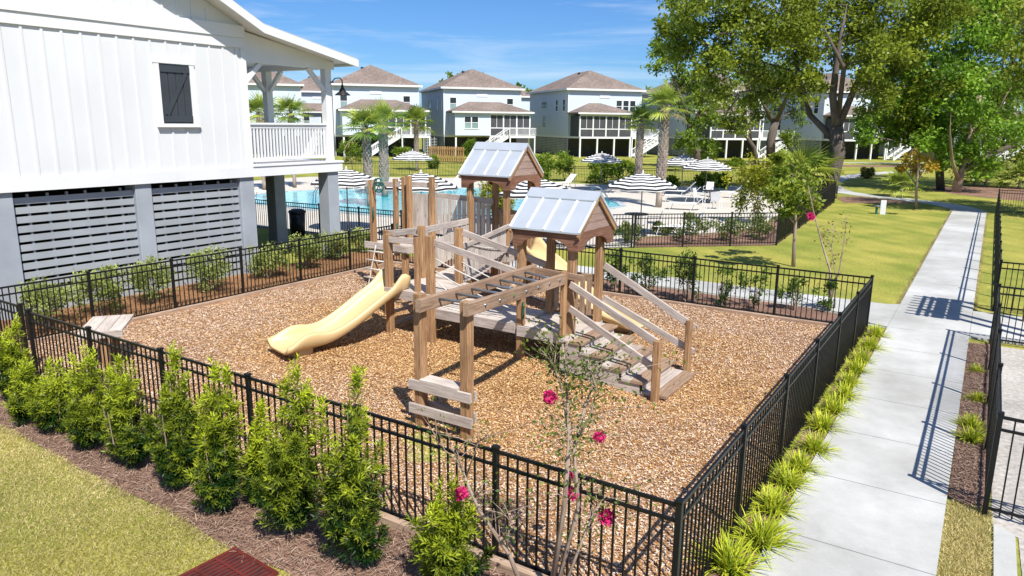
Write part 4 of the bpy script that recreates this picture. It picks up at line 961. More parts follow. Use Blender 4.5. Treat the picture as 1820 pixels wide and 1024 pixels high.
# podocarpus row in front of the playground fence
POD = [(27, 714, 585, 62, 'n', 0), (55, 752, 660, 60, 'n', 0), (100, 772, 662, 78, 'n', 0), (160, 800, 640, 66, 'shoot', 0), (228, 830, 652, 96, 'n', 0), (319, 868, 640, 76, 'tall', 0), (393, 908, 668, 86, 'yellow', 0), (466, 900, 740, 60, 'soft', 0), (520, 955, 668, 96, 'tall', .12), (628, 1008, 682, 104, 'tall', 0), (795, 1050, 880, 112, 'wide', 0)]
PL = {'n': 'x', 'shoot': 'green podocarpus shrub with one long shoot below lectern table', 'tall': 'tall slender podocarpus shrub reaching above the fence rail',
      'yellow': 'yellow green podocarpus shrub in the fence row', 'soft': 'pale young podocarpus shrub between two tall ones', 'wide': 'wide podocarpus shrub beside leaning crepe myrtle trunk'}
for i, (bx_, by_, ty_, wpx, k, ln_) in enumerate(POD):
    p = G(bx_, by_); h_ = max(.5, HT(bx_, by_, ty_)); dist = (p-Vector((0, 0, CAM_H))).length; rad_ = wpx/1300*dist*.47
    r = empty('podocarpus_shrub', p, 0, ['green podocarpus shrub beside the gate post', 'low green podocarpus shrub next to the gate post shrub', 'dense green podocarpus shrub third from the gate post', PL['shoot'], 'dense bright green podocarpus shrub before the second fence panel', 'slender podocarpus shrub with spire beside a fence post', PL['yellow'], PL['soft'], 'leaning podocarpus shrub with tall spire before mulch', 'tallest podocarpus shrub hiding a fence post near the drain grate', PL['wide']][i], 'shrub', 'podocarpus shrubs along the playground fence')
    mb = MB(); mb.tube([(0, 0, 0), (.01, 0, h_*.4), (ln_*.6, .01, h_*.85)], [.02, .014, .004], 6)
    for j in range(5):
        a_ = j*1.26; mb.tube([(0, 0, .05), (rad_*.5*math.cos(a_), rad_*.5*math.sin(a_), h_*.3), (rad_*.6*math.cos(a_), rad_*.6*math.sin(a_), h_*.62)], [.012, .008, .003], 5)
    mb.build('stem', M_twig, r)
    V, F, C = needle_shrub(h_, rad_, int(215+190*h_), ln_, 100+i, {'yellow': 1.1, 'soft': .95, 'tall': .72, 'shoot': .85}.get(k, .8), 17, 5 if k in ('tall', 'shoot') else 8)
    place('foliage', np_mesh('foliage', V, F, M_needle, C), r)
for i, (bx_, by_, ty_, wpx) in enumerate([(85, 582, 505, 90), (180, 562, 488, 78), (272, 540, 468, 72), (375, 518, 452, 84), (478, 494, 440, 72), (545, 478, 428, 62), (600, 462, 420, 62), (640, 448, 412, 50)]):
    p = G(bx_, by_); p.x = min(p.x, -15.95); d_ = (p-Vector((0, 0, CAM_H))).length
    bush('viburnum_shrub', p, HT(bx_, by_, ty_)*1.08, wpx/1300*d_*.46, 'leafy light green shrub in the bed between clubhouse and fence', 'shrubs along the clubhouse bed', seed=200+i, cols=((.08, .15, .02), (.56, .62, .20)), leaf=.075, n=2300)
for i, (bx_, by_, ty_, wpx) in enumerate([(1091, 515, 446, 44), (1150, 524, 455, 56), (1220, 537, 452, 52), (1283, 543, 478, 50), (1341, 549, 484, 54), (1412, 552, 495, 48), (1472, 553, 500, 46)]):
    p = G(bx_, by_); p.y = max(p.y, 17.35); d_ = (p-Vector((0, 0, CAM_H))).length
    bush('loose_shrub', p, HT(bx_, by_, ty_), wpx/1300*d_*.5, 'loose green shrub between back fence and cross path' if i > 1 else 'dense dark green shrub behind the stair handrails', 'shrubs along the cross path', seed=230+i, cols=((.03, .085, .012), (.22, .33, .05)), leaf=.08, n=950 if i < 3 else 480)
for i, (bx_, by_, ty_, wpx) in enumerate([(1118, 432, 398, 46), (1225, 431, 384, 62), (1287, 428, 386, 60), (1350, 425, 380, 56), (1180, 418, 398, 34)]):
    p = G(bx_, by_); d_ = (p-Vector((0, 0, CAM_H))).length
    bush('terrace_shrub', p, HT(bx_, by_, ty_), wpx/1300*d_*.5, 'yellow green shrub inside the pool fence corner bed', 'shrubs in the pool fence corner bed', seed=260+i, cols=((.06, .12, .02), (.34, .40, .13)), leaf=.11, n=900)
for i, (bx_, by_, ty_, wpx, lab) in enumerate([(962, 326, 276, 44, 0), (1004, 322, 276, 46, 0), (1060, 326, 286, 50, 0), (1088, 316, 288, 34, 0), (1112, 320, 288, 40, 0), (1185, 338, 316, 34, 0), (1255, 338, 310, 40, 0), (1280, 334, 312, 34, 0), (770, 300, 278, 24, 0), (715, 285, 262, 34, 0), (590, 330, 310, 30, 0), (1305, 300, 283, 34, 0), (1420, 300, 270, 40, 0), (1240, 296, 255, 34, 0), (1262, 292, 250, 30, 0)]):
    p = G(bx_, by_); d_ = (p-Vector((0, 0, CAM_H))).length
    bush('hedge_bush', p, HT(bx_, by_, ty_), wpx/1300*d_*.5, 'rounded green bush by the far pool fence and house lawns', 'bushes by the far pool fence', seed=280+i, cols=((.045, .115, .012), (.33, .44, .04)), leaf=.2, n=1500)
for i, (bx_, by_, ty_, wpx, lab, cols) in enumerate([(1345, 398, 283, 74, 'yellow green young tree at the pool terrace edge', ((.10, .16, .01), (.46, .46, .03))), (625, 292, 252, 40, 'small tufted pine beside the porch', ((.05, .13, .01), (.30, .40, .04))),
        (882, 398, 322, 62, 'yellow green young tree glimpsed through the far tower posts', ((.10, .16, .01), (.46, .44, .06))), (838, 283, 250, 26, 'thin green sapling above the far tower roof', ((.05, .13, .01), (.2, .3, .03))), (1540, 318, 300, 16, 'tuft of ornamental grass by the winding path', ((.2, .2, .06), (.4, .38, .12)))]):
    p = G(bx_, by_); d_ = (p-Vector((0, 0, CAM_H))).length
    bush('young_tree', p, HT(bx_, by_, ty_), wpx/1300*d_*.5, lab, None, 'tree', seed=320+i, cols=cols, leaf=.16, n=2400, stems=7)
# liriope clumps
def lirio(seed, n=170):
    g = np.random.default_rng(seed); V = []; F = []; C = []
    for k in range(n):
        a_ = g.random()*6.28; tilt = .15+.85*g.random(); L_ = .33+.12*g.random(); w_ = .0095; b_ = np.array([.05*g.normal(), .05*g.normal(), 0.])
        base = len(V); s_ = np.array([-math.sin(a_), math.cos(a_), 0])*w_; tone = g.random()
        for j in range(5):
            t = j/4; out_ = L_*(math.sin(tilt)*t+.28*t*t*tilt); up_z = L_*(math.cos(tilt*.8)*t-.62*tilt*t*t); c = b_+np.array([math.cos(a_)*out_, math.sin(a_)*out_, max(.01, up_z)])
            ww = (1-t**2*.9); V += [c-s_*ww, c+s_*ww]
            cc = np.array((.26, .38, .02))*(1-tone)+np.array((.78, .80, .07))*tone; C += [cc*(.65+.4*t)]*2
        F += [(base+2*j, base+2*j+1, base+2*j+3, base+2*j+2) for j in range(4)]
    return np_mesh('blades', np.array(V), np.array(F), M_needle, np.array(C))
lm = [lirio(s_) for s_ in range(4)]
LI = [(1295, 1018, 1.1), (1351, 972, 1.12), (1372, 912, .95), (1396, 868, .92), (1420, 838, .82), (1448, 806, .88), (1462, 766, .92), (1480, 735, .9), (1498, 711, .88), (1508, 688, .85), (1521, 665, .85), (1530, 645, .85), (1546, 622, .9), (1557, 600, .85)]
for i, (px, py, s_) in enumerate(LI):
    p = G(px, py); p.x = min(max(p.x, -1.72), -1.46); r = empty('grassy_clump', p, i*1.3, 'yellow green arching grass clump between black fence and path', 'plant', 'grass clumps edging the path'); place('blades', lm[i % 4], r, (0, 0, 0), 0, s_*1.04)
for i, (px, py, s_) in enumerate([(1725, 762, .7), (1725, 786, .75), (1736, 714, .55), (1734, 662, .5)]):
    r = empty('grassy_clump', G(px, py), i, 'small green grass clump in the right planting bed', 'plant', 'grass clumps in the right bed'); place('blades', lm[i % 4], r, (0, 0, 0), 0, s_)
# pixel polyline at the depth of a base point
def DP(base, px, py, off=0.):
    f = Vector((-_S, _C)); d = base.x*f.x+base.y*f.y+off; r = ray(px, py); t = d/(r.x*f.x+r.y*f.y); return Vector((r.x*t, r.y*t, CAM_H+r.z*t))
def blossom(c, r_, seed):
    g = np.random.default_rng(seed); n = 190; r_ = r_*1.1; d = unit(g.normal(size=(n, 3))); P = np.array(c)+d*r_*(.35+.6*g.random((n, 1)))
    return leaf_quads(P, d+g.normal(size=(n, 3))*.6, g.normal(size=(n, 3)), r_*.55, r_*.45, col_mix((.55, .01, .13), (.85, .06, .28), g.random(n)))
def crepe(label, basepx, stems, flowers, leafn, seed, cols=((.05, .11, .015), (.25, .30, .05)), lsz=.045):
    b_ = G(*basepx); r = empty('crepe_myrtle', b_, 0, label, 'tree'); g = np.random.default_rng(seed); mb = MB(); pts_all = []
    for st, r0 in stems:
        pts = [DP(b_, px, py, 0 if i == 0 else .12*g.normal())-b_ for i, (px, py) in enumerate(st)]; pts[0] = Vector((g.normal()*.04, g.normal()*.04, 0)) if st[0][1] > basepx[1]-60 else pts[0]
        m = len(pts); mb.tube(pts, [r0*(1-.75*i/(m-1)) for i in range(m)], 6)
        for i in range(m-1):
            for k in range(7):
                t = g.random(); q = pts[i]+(pts[i+1]-pts[i])*t
                if i >= max(1, m//2-1) and k < 6:
                    e = q+Vector((g.normal()*.16, g.normal()*.16, .1+.12*g.random())); mb.tube([q, (q+e)/2+Vector((0, 0, .02)), e], [.005, .004, .002], 4); pts_all.append(e); pts_all.append((q+e)/2)
    mb.build('trunk', M_twig, r, True)
    if leafn:
        c = np.array([tuple(p) for p in pts_all]); ci = g.integers(0, len(c), leafn); P = c[ci]+g.normal(size=(leafn, 3))*.07
        V, F, C = leaf_quads(P, rdir(leafn, .2), rdir(leafn, .8), lsz*(.7+.6*g.random(leafn)), lsz*.55, col_mix(cols[0], cols[1], g.random(leafn))); place('crown', np_mesh('crown', V, F, M_leaf, C), r)
    for k, (px, py, rp) in enumerate(flowers):
        p = DP(b_, px, py, .05)-b_; d_ = (b_-Vector((0, 0, CAM_H))).length
        V, F, C = blossom(tuple(p), rp/1300*d_, seed+k); place('blossom', np_mesh('blossom', V, F, M_flower, C), r)
    return r
crepe('thin crepe myrtle with pink blossoms before the corner of the playground fence', (985, 1075), [([(985, 1075), (1003, 900), (1012, 780), (1008, 700), (1000, 612)], .03), ([(998, 1075), (1028, 900), (1020, 800), (1040, 720), (1068, 655)], .026), ([(1000, 1075), (1035, 960), (1058, 905), (1078, 880)], .018), ([(1010, 770), (1000, 700), (985, 650), (990, 605)], .012), ([(1020, 790), (1050, 740), (1060, 690), (1045, 640)], .012)],
      [(977, 706, 9), (1065, 776, 8), (1018, 878, 8), (1078, 918, 11), (1014, 846, 5)], 1200, 400, ((.035, .085, .012), (.24, .30, .05)))
crepe('leaning crepe myrtle trunk with one crimson blossom, nearly leafless', (935, 1070), [([(935, 1070), (905, 985), (850, 905), (825, 845), (800, 785)], .028), ([(900, 985), (905, 940), (912, 920)], .010), ([(828, 850), (845, 800), (850, 785)], .008), ([(815, 820), (790, 800), (775, 780)], .008)], [(820, 878, 9)], 190, 420)
crepe('sparse crepe myrtle with a red blossom over the lawn fence', (1478, 550), [([(1478, 550), (1475, 480), (1460, 430), (1448, 385), (1436, 330)], .03), ([(1482, 550), (1492, 480), (1500, 430), (1506, 385)], .02), ([(1480, 550), (1486, 500), (1478, 440), (1482, 400)], .016)], [(1441, 385, 5)], 130, 440, ((.12, .1, .02), (.4, .26, .06)), .07)
def ptree(name, label, basepx, trunk, limbs, blobs, seed, cols, leaf=.28, dens=1., group=None, depth=.55, off=None, bark=None, per=1350):
    b_ = G(*basepx); r = empty(name, b_, 0, label, 'tree', group); g = np.random.default_rng(seed); sc_ = (b_-Vector((0, 0, CAM_H))).length/1300
    mb = MB(); tp = [DP(b_, x, y)-b_ for x, y, _ in trunk]; tp[0].z = -.05
    TR = .50 if trunk[0][2] > 6 else 1.; BW = min(2.0, trunk[0][2]*.12)
    mb.tube(tp, [q[2]*sc_*TR for q in trunk], 10)
    for lb in limbs:
        dz = 0.; s_ = g.choice([-1, 1])*g.random()*.05*0; pts = []
        sg = g.normal()
        for i, (x, y, _) in enumerate(lb): pts.append(DP(b_, x, y, sg*i*35*sc_*depth)-b_)
        mb.tube(pts, [q[2]*sc_*TR*.8*(1-.82*(i == len(lb)-1)) for i, q in enumerate(lb)], 8)
    B_ = []
    for (x, y, rp) in blobs:
        c = DP(b_, x, y, g.normal()*70*sc_*depth)-b_; B_.append((np.array(c), rp*sc_))
        # branch toward nearest limb point
        st = min([p for p in mb.v[10:]] if len(mb.v) > 10 else mb.v, key=lambda p: (p[0]-c.x)**2+(p[1]-c.y)**2+(p[2]-c.z)**2*1.2+(20 if p[2] > c.z else 0))
        st = Vector(st); mid = (st+c)/2+Vector((g.normal(), g.normal(), .3*abs(g.normal())))*rp*sc_*.25; mb.tube([st, mid, c], [BW*sc_, BW*.65*sc_, BW*.25*sc_], 6)
        for k in range(4):
            e = c+Vector(tuple(g.normal(size=3)*rp*sc_*.55)); mb.tube([c, (c+e)/2+Vector((0, 0, .1)), e], [BW*.32*sc_, BW*.2*sc_, BW*.1*sc_], 4)
    mb.build('trunk', bark or M_bark, r, True)
    Ps = []; Ts = []; Rs = []
    for c, rr in B_:
        K = 16; n = int(per*dens*(rr/(50*.04))**1.2) if False else int(per*dens*max(.35, (rr/sc_/50)**1.6))
        d = unit(g.normal(size=(K, 3))); cc = c+d*(g.random((K, 1))**.45)*rr*np.array([1, 1, .78]); ton = g.random(K)
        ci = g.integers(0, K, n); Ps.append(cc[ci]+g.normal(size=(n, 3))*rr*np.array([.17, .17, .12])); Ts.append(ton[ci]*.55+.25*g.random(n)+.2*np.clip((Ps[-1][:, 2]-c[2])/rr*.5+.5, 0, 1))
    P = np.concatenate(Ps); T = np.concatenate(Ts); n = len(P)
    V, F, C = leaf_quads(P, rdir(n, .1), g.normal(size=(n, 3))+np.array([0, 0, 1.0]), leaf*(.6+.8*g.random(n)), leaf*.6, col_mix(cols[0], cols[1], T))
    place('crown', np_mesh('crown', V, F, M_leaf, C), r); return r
OAKC = ((.05, .085, .010), (.42, .50, .05)); LTC = ((.07, .17, .018), (.38, .60, .06)); DKC = ((.035, .075, .010), (.29, .41, .045))
ptree('live_oak', 'big spreading live oak with forked trunk at the pool fence end', (1472, 352), [(1470, 352, 29), (1480, 310, 23), (1490, 270, 22), (1486, 225, 21)],
      [[(1488, 240, 18), (1480, 170, 14), (1490, 90, 11), (1505, 10, 8)], [(1484, 250, 15), (1440, 205, 12), (1420, 130, 9), (1395, 50, 7)], [(1488, 230, 15), (1522, 150, 11), (1560, 70, 8), (1590, 10, 5)], [(1490, 205, 10), (1500, 120, 9), (1460, 40, 7)]],
      [(1250, 82, 56), (1218, 40, 42), (1300, 30, 66), (1365, 55, 66), (1330, 105, 50), (1400, -5, 76), (1440, 85, 52), (1480, 15, 76), (1545, 20, 76), (1560, 105, 52), (1395, 150, 40), (1345, 165, 34), (1605, 62, 62), (1640, 10, 70), (1240, 5, 46), (1290, -30, 56), (1540, 165, 40), (1435, 150, 34), (1270, 120, 36), (1510, 90, 44), (1420, 40, 50), (1205, 85, 34), (1180, 55, 22), (1265, 165, 30), (1310, 215, 26), (1590, 130, 44)], 500, OAKC, .25, 1.15)
ptree('live_oak', 'smaller leaning oak behind the tall terrace palm', (1238, 300), [(1240, 300, 15), (1238, 270, 12), (1225, 220, 10)], [[(1228, 225, 8), (1205, 160, 6), (1185, 110, 4)], [(1230, 230, 8), (1250, 180, 6), (1270, 140, 4)]],
      [(1190, 108, 34), (1170, 92, 22), (1212, 165, 34), (1245, 205, 34), (1235, 130, 34), (1222, 250, 24), (1262, 165, 30), (1250, 265, 22)], 510, DKC, .36, 1.)
ptree('live_oak', 'oak with thin curved trunk before the grey sided house', (1345, 293), [(1346, 293, 8), (1340, 262, 7), (1322, 235, 6), (1285, 222, 5), (1262, 205, 4)], [[(1335, 250, 5), (1332, 215, 4), (1330, 180, 3)]], [(1262, 190, 30), (1300, 190, 28), (1330, 165, 32), (1285, 160, 30)], 520, OAKC, .34, .8)
ptree('live_oak', 'oak with stout dark trunk standing behind the forked oak', (1370, 293), [(1370, 293, 16), (1370, 250, 14), (1378, 215, 13)], [[(1376, 220, 10), (1350, 170, 7), (1330, 130, 5)], [(1378, 220, 10), (1400, 170, 7), (1420, 130, 5)]], [(1335, 140, 40), (1385, 120, 44), (1420, 195, 34), (1350, 200, 32), (1430, 130, 36), (1400, 245, 22)], 530, DKC, .36, 1.)
ptree('live_oak', 'dark trunked oak in the straw bed past the winding path', (1670, 338), [(1672, 338, 12), (1668, 270, 11), (1664, 190, 10), (1660, 110, 8)], [[(1664, 190, 7), (1700, 130, 6), (1730, 60, 4)], [(1662, 170, 7), (1620, 110, 5), (1590, 80, 4)]],
      [(1640, 120, 62), (1700, 92, 72), (1600, 165, 46), (1722, 30, 76), (1655, 40, 66), (1625, 215, 42), (1688, 190, 52), (1585, 228, 36), (1560, 200, 34), (1650, 250, 34), (1540, 235, 24)], 540, LTC, .30, 1.0)
ptree('live_oak', 'bright green oak with pale forked trunk in the straw bed', (1700, 342), [(1699, 342, 14), (1708, 300, 11), (1725, 240, 9), (1740, 170, 7)], [[(1704, 322, 8), (1692, 285, 6), (1688, 235, 3), (1690, 200, 2)], [(1725, 240, 6), (1770, 200, 5), (1800, 150, 4)]],
      [(1762, 228, 52), (1722, 268, 38), (1792, 165, 56), (1700, 285, 28), (1748, 295, 26), (1735, 170, 46), (1690, 235, 36)], 550, LTC, .28, 1., bark=M_twig)
ptree('live_oak', 'overhanging oak at the frame edge with a long low limb', (1850, 335), [(1850, 335, 22), (1845, 270, 19), (1835, 200, 17)], [[(1840, 245, 10), (1790, 262, 8), (1740, 285, 6), (1690, 300, 4)], [(1836, 200, 12), (1810, 130, 9), (1780, 60, 6)]],
      [(1800, 60, 80), (1782, 120, 56), (1765, 10, 74), (1830, 140, 70), (1812, 285, 32), (1700, -20, 70), (1840, 30, 80)], 560, OAKC, .28, 1.0)
ptree('live_oak', 'oak just beyond the frame edge shading the straw bed', (1935, 388), [(1935, 388, 26), (1932, 300, 20), (1925, 200, 17)], [[(1925, 220, 12), (1880, 120, 9), (1850, 60, 6)]], [(1925, 70, 95), (1975, 110, 110), (1945, 185, 70), (1880, 40, 50)], 565, OAKC, .26, 1.1, bark=None)
ptree('live_oak', 'far pale trunked tree beyond the palmettos', (1752, 297), [(1752, 297, 9), (1750, 250, 8), (1752, 180, 6)], [], [(1750, 150, 50), (1790, 200, 46), (1710, 200, 40), (1770, 240, 30), (1812, 230, 40), (1700, 150, 44)], 570, DKC, .42, 1.)
ptree('live_oak', 'slim dark oak behind the yellow sapling', (1626, 336), [(1626, 336, 9), (1630, 280, 8), (1638, 210, 7), (1650, 150, 5)], [], [(1610, 185, 40), (1650, 160, 44), (1600, 235, 30), (1640, 225, 30)], 580, OAKC, .30, .9)
ptree('sapling', 'yellow leaved sapling standing on the lawn by the path', (1628, 372), [(1628, 372, 2.2), (1629, 335, 1.8), (1632, 300, 1.4), (1630, 268, .8)], [[(1629, 330, 1.6), (1605, 295, 1), (1600, 280, .7)], [(1630, 320, 1.6), (1650, 290, 1), (1658, 275, .7)]], [(1612, 288, 13), (1645, 285, 14), (1628, 278, 13), (1630, 300, 14), (1602, 298, 8), (1655, 300, 8)], 590, ((.30, .20, .02), (.66, .46, .05)), .15, 1., per=620, bark=M_twig)
ptree('young_tree', 'round crowned crepe myrtle on a single stem by the pool fence corner', (1410, 474), [(1410, 474, 3.5), (1412, 430, 3), (1414, 390, 2.6), (1410, 350, 1.8)], [[(1414, 400, 1.5), (1390, 370, 1), (1380, 355, .8)], [(1413, 395, 1.5), (1440, 365, 1), (1448, 350, .8)]], [(1400, 345, 28), (1432, 335, 26), (1388, 315, 20), (1420, 300, 22), (1440, 360, 16), (1405, 372, 18), (1375, 345, 14), (1384, 280, 10)], 600, ((.07, .15, .015), (.40, .46, .05)), .14, .9, bark=M_twig, per=1100)
for i, (bx_, blobs) in enumerate([((800, 252), [(800, 138, 8), (822, 136, 8), (862, 142, 9), (880, 150, 8), (790, 148, 8)]), ((930, 253), [(922, 158, 9), (938, 164, 9), (912, 168, 8), (945, 178, 8)]), ((556, 250), [(560, 162, 9), (552, 175, 8), (570, 176, 9)]), ((660, 250), [(650, 175, 8), (690, 180, 8)]), ((1150, 254), [(1150, 170, 12), (1165, 185, 10)])]):
    ptree('background_tree', ['distant dark tree rising behind the house with the brown wooden fence', 'distant dark tree in the gap left of the screened porch house', 'distant dark tree behind the house by the porch', 'distant dark tree hidden behind the three palms house', 'distant dark tree right of the screened porch house'][i], bx_, [(bx_[0], bx_[1], 3), (bx_[0], blobs[0][1]+10, 2)], [], blobs, 620+i, DKC, .9, .6, 'distant trees behind the houses', 1.0, per=420)
# cabbage palms
def fan(g, L_=1.0, n=19):
    V = []; F = []; C = []
    tone = g.random()
    for k in range(n):
        a_ = -2.2+4.4*(k+.5)/n+g.normal()*.03; ln = L_*(.75+.25*math.cos(a_*.6))*(.9+.15*g.random()); drop = .10+.34*abs(a_)/2.2+.15*g.random()
        d = np.array([math.cos(a_), math.sin(a_), 0]); s_ = np.array([-d[1], d[0], 0])*.034; b0 = len(V)
        for j, t in enumerate((0.04, .5, .8, 1.)):
            c = d*ln*t+np.array([0, 0, .12*t-drop*ln*t**2.4]); ww = (.45, 1., .6, .06)[j]; V += [c-s_*ww+np.array([0, 0, .012]), c+s_*ww-np.array([0, 0, .012])]
            cc = np.array((.09, .18, .025))*(1-tone)+np.array((.46, .52, .08))*tone; C += [cc*(.85+.35*t)]*2
        F += [(b0+2*j, b0+2*j+1, b0+2*j+3, b0+2*j+2) for j in range(3)]
    return np.array(V), np.array(F), np.array(C)
def palm_crown(seed, nl=26, spread=1., L_=.95, pet=1.0, low=-.55):
    g = np.random.default_rng(seed); Vs = []; Fs = []; Cs = []; o = 0; stalk = MB()
    for k in range(nl):
        el_ = low+(1.45-low)*((k+.5)/nl)**.8+g.normal()*.08; a_ = k*2.399+g.normal()*.2
        d = Vector((math.cos(a_)*math.cos(el_), math.sin(a_)*math.cos(el_), math.sin(el_))); pl_ = pet*(.75+.4*g.random())*(.7+.3*math.cos(el_)); tip = d*pl_-Vector((0, 0, .06*math.cos(el_)))
        stalk.tube([(0, 0, 0), tip*.6+Vector((0, 0, .04)), tip], [.022, .016, .010], 4)
        V, F, C = fan(g, L_*(.85+.3*g.random()))
        x = (d-Vector((0, 0, .25))).normalized(); up__ = Vector((0, 0, 1)) if abs(x.z) < .9 else Vector((1, 0, 0)); y = up__.cross(x).normalized(); z = x.cross(y)
        Mx = np.array([tuple(x), tuple(y), tuple(z)]); Vs.append(V@Mx+np.array(tip)); Fs.append(F+o); o += len(V)
        dead = 1. if el_ > -.45 else .0
        Cs.append(C*dead+(1-dead)*np.array((.36, .30, .12)))
    return np_mesh('fronds', np.concatenate(Vs), np.concatenate(Fs), M_leaf, np.concatenate(Cs)), stalk.mesh('stalks', paint('palm_stalk', (.20, .24, .06), .6), True)
crowns = [palm_crown(700+k) for k in range(3)]
def palm(basepx, topy, lab, trw, k=0, bend=0., csc=1.):
    p = G(*basepx); h_ = HT(basepx[0], basepx[1], topy); r = empty('cabbage_palm', p, k*1.1, lab, 'palm', 'cabbage palms'); sc_ = (p-Vector((0, 0, CAM_H))).length/1300; rad_ = max(.12, (trw-9)*sc_/2*.72); csc *= .76; g = np.random.default_rng(40+k)
    mb = MB(); mb.tube([(bend*math.sin(t*2), 0, h_*t) for t in np.linspace(0, 1, 10)], [rad_*(1.05-.25*t) for t in np.linspace(0, 1, 10)], 12); tr = mb.build('trunk', M_palmb, r, True)
    bo = MB(); rows = int(h_/.17)
    for i in range(rows):
        z = h_*(.22+.78*i/rows)
        for j in range(7):
            a_ = j*6.283/7+i*.45+g.normal()*.08; rr = rad_*(1.0-.22*z/h_); c = Vector((rr*math.cos(a_)+bend*math.sin(z/h_*2), rr*math.sin(a_), z)); e = c+Vector((math.cos(a_)*(.09+.05*g.random()), math.sin(a_)*(.09+.05*g.random()), .22)); bo.beam(c-Vector((0, 0, .10)), e+Vector((0, 0, .05)), .12, .05, 0, (math.cos(a_), math.sin(a_), 0))
    tag(bo.build('boots', M_palmb, r), kind='stuff')
    place('fronds', crowns[k % 3][0], r, (bend*math.sin(2), 0, h_+.05), k, csc); place('stalks', crowns[k % 3][1], r, (bend*math.sin(2), 0, h_+.05), k, csc)
palm((1170, 369), 192, 'tall cabbage palm in the terrace planter beside striped umbrella', 24, 0, .1, 1.05)
palm((1133, 340), 218, 'shorter cabbage palm just behind the planter palm', 19, 1, 0, .95)
palm((657, 368), 232, 'cabbage palm with dark upper trunk near the porch', 20, 2, -.3, 1.05)
palm((684, 350), 222, 'cabbage palm with pale rough trunk in middle of three', 24, 3, 0, 1.15)
palm((741, 304), 218, 'slim distant cabbage palm over the shaded umbrella', 12, 4, 0, 1.3)
palm((524, 334), 205, 'cabbage palm seen through the porch, nearer the outer post', 15, 5, 0, 1.1)
palm((470, 338), 205, 'cabbage palm seen through the porch, nearer the wall', 15, 6, 0, 1.1)
for i, (px, py, s_, lab) in enumerate([(1600, 350, .95, 'spiky palmetto clump in dappled shade by the winding path'), (1752, 332, 1.2, 'large palmetto clump in the straw bed beneath oaks'), (1730, 330, .8, 'small palmetto clump beside the pale forked oak'), (1812, 335, 1.1, 'palmetto clump under the overhanging oak limb'), (1425, 352, 1.7, 'dark palmetto mass at the foot of the forked oak')]):
    r = empty('palmetto', G(px, py), i, lab, 'shrub'); place('fronds', crowns[i % 3][0], r, (0, 0, .75*s_), 0, s_*.85); place('stalks', crowns[i % 3][1], r, (0, 0, .75*s_), 0, s_*.85)
    mb = MB(); mb.tube([(0, 0, 0), (.02, 0, .4*s_), (0, 0, .78*s_)], [.12*s_, .10*s_, .07*s_], 8); mb.build('trunk', M_palmb, r)

# ================================================================== LOOSE GROUND COVER
def chips(name, n, area, size, cfun, z0=.016, kindmat=M_chip, asp=.45, flat=.35, keep=None, zf=None):
    x = rng.uniform(area[0], area[1], n); y = rng.uniform(area[2], area[3], n)
    if keep is not None: k = keep(x, y); x = x[k]; y = y[k]; n = len(x)
    P = np.c_[x, y, np.full(n, z0)+rng.random(n)*.012]; a_ = rng.random(n)*6.283; D = np.c_[np.cos(a_), np.sin(a_), rng.normal(size=n)*flat]; Nn = np.c_[rng.normal(size=(n, 2))*flat*1.2, np.ones(n)]
    V, F, C = leaf_quads(P, D, Nn, size*(.5+rng.random(n)), size*asp*(.6+.8*rng.random(n)), cfun(x, y, n)); V[:, 2] = np.maximum(V[:, 2], z0-.002)
    if zf is not None: V[:, 2] += zf(V[:, 0], V[:, 1])-z0+.004
    return tag(place(name, np_mesh(name, V, F, kindmat, C)), kind='stuff')
def bleach(x, y):                 # how grey the chips have weathered: fresher, oranger under and round the play structure
    d = np.hypot((x+7.5)/6.2, (y-10.8)/4.2); return np.clip((d-.38)/.75+.18*np.sin(x*1.3+y*.7)+.15*np.sin(y*1.9-x*.6), 0, 1)
def mulch_col(x, y, n):
    t = rng.random(n); f = bleach(x, y); fresh = np.where(t[:, None] < .2, col_mix((.20, .085, .025), (.30, .13, .035), rng.random(n)), np.where(t[:, None] < .75, col_mix((.52, .315, .125), (.71, .48, .23), rng.random(n)), col_mix((.60, .40, .20), (.70, .51, .29), rng.random(n))))
    old = np.where(t[:, None] < .27, col_mix((.24, .14, .09), (.40, .26, .17), rng.random(n)), np.where(t[:, None] < .7, col_mix((.56, .40, .28), (.70, .55, .43), rng.random(n)), col_mix((.58, .45, .34), (.68, .56, .46), rng.random(n))))
    pick = (rng.random(n) < f*.85)[:, None]; return np.where(pick, old, fresh)
o = chips('wood_chips', 300000, (PX0+.2, PX1-.1, PY0, PY1-.2), .038, mulch_col, zf=lumps); tag(o, 'loose tan and orange wood chips covering the playground', 'mulch')
def straw_col(x, y, n): return col_mix((.12, .06, .04), (.50, .36, .27), rng.random(n)**1.3)
def bedkeep(x, y): return y > np.interp(x, [-24, -11.6, -8.5, -7.3, -5.9, -5.35, -4.4, -3.2, -1.9], [4.5, 4.3, 4.2, 4.22, 4.12, 4.2, 4.0, 3.6, 3.5])+rng.normal(size=len(x))*.03
o = chips('straw_needles', 30000, (-16, -1.95, 3.4, 5.38), .16, straw_col, .012, M_chip, .045, .12, bedkeep); tag(o, 'brown pine straw needles in the bed before the fence', 'straw')
o = chips('straw_litter', 6000, (.07, .42, 9.6, 17.3), .14, straw_col, .012, M_chip, .05, .12); tag(o, 'brown pine straw in the right planting bed', 'straw')
o = chips('bed_litter', 12000, (-17.6, -15.5, 3, 17), .13, lambda x, y, n: col_mix((.14, .06, .025), (.46, .27, .13), rng.random(n)), .012, M_chip, .06, .15); tag(o, 'orange pine straw in the clubhouse bed', 'straw')
o = chips('straw_scatter', 3500, (-1.79, -1.42, 4, 17.3), .13, straw_col, .012, M_chip, .05, .12); tag(o, 'pine straw under the grass clumps beside the path', 'straw')
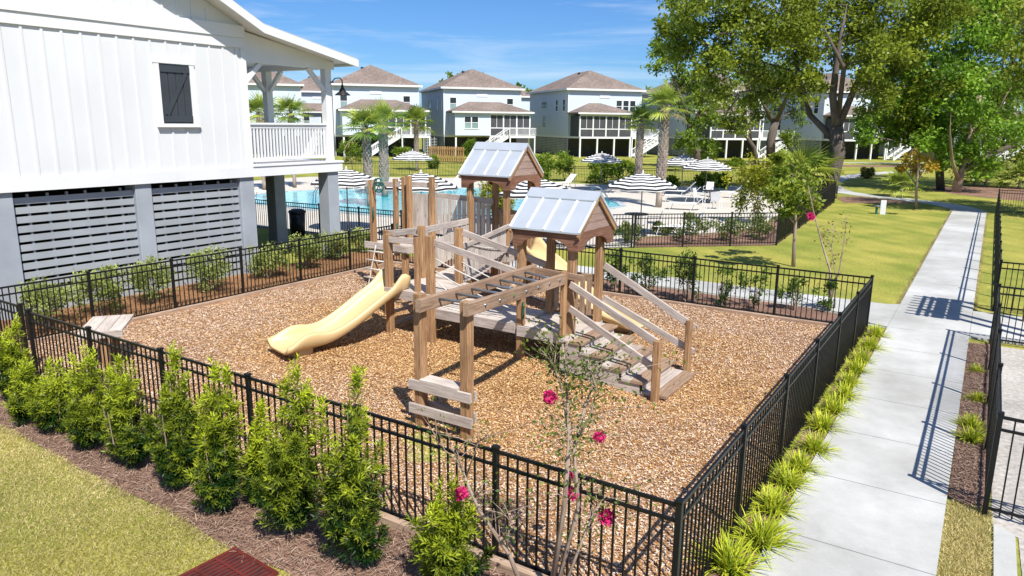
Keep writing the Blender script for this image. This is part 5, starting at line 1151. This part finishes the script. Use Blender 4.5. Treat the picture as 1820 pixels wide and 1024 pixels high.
def grass(name, n, area, label, keep=None, h_=.05):
    x = rng.uniform(area[0], area[1], n); y = rng.uniform(area[2], area[3], n)
    if keep is not None: k = keep(x, y); x = x[k]; y = y[k]; n = len(x)
    P = np.c_[x, y, np.zeros(n)]; D = np.c_[rng.normal(size=(n, 2))*.7, np.full(n, .75)]; Nn = np.c_[rng.normal(size=(n, 2)), np.full(n, .3)]
    pat = np.clip(.5+.28*np.sin(x*1.1+1.3*np.sin(y*.8))+.25*np.sin(y*1.7+np.sin(x*2.1)), 0, 1); t = rng.random(n)*.6+.4*pat
    V, F, C = leaf_quads(P, D, Nn, h_*(.6+.8*rng.random(n)), .0075, col_mix((.26, .25, .045), (.80, .67, .33), t))
    return tag(place(name, np_mesh(name, V, F, M_needle, C)), label, 'grass', None, 'stuff')
grass('grass', 100000, (-13, -4.2, 2.0, 4.35), 'short mown yellow green grass in front of the fence bed', lambda x, y: ~((abs(x+5.72) < .40) & (abs(y-3.78) < .40)) & (y < np.interp(x, [-24, -11.6, -8.5, -7.3, -5.9, -5.35, -4.4, -3.2], [4.5, 4.3, 4.2, 4.22, 4.12, 4.2, 4.0, 3.6])+.03*np.sin(x*5)+rng.normal(size=len(x))*.02))
grass('grass', 30000, (.06, .5, 3, 9.5), 'strip of taller grass between path and concrete kerb', None, .055)

grass('edge_grass', 15000, (-1.58, -1.475, 20.2, 46), 'ragged grass fringe along the lawn side of the path', None, .06)
grass('edge_grass', 9000, (.035, .12, 20.6, 46), 'ragged grass fringe along the rail fence side of the path', None, .06)
# ================================================================== ordinal labels for look-alikes
ORD = 'first second third fourth fifth sixth seventh eighth ninth tenth eleventh twelfth thirteenth fourteenth fifteenth sixteenth'.split()
def ordinal(group, fmt):
    for i, o in enumerate([o for o in col.objects if o.get('group') == group and 'category' in o.keys()]): o['label'] = fmt % ORD[i]
ordinal('grass clumps edging the path', 'yellow green arching grass clump beside the path, %s from fence corner post')
ordinal('grass clumps in the right bed', 'small green grass clump in the right planting bed, %s along')
ordinal('shrubs along the clubhouse bed', 'leafy light green shrub by the clubhouse skirt, %s counting towards the porch')
ordinal('shrubs along the cross path', 'green shrub behind the back fence, %s from the near tower stairs')
ordinal('shrubs in the pool fence corner bed', 'yellow green shrub inside the pool fence corner, %s from the umbrella')
ordinal('bushes by the far pool fence', 'rounded green bush by the far pool fence and house lawns, %s of the scattered row')
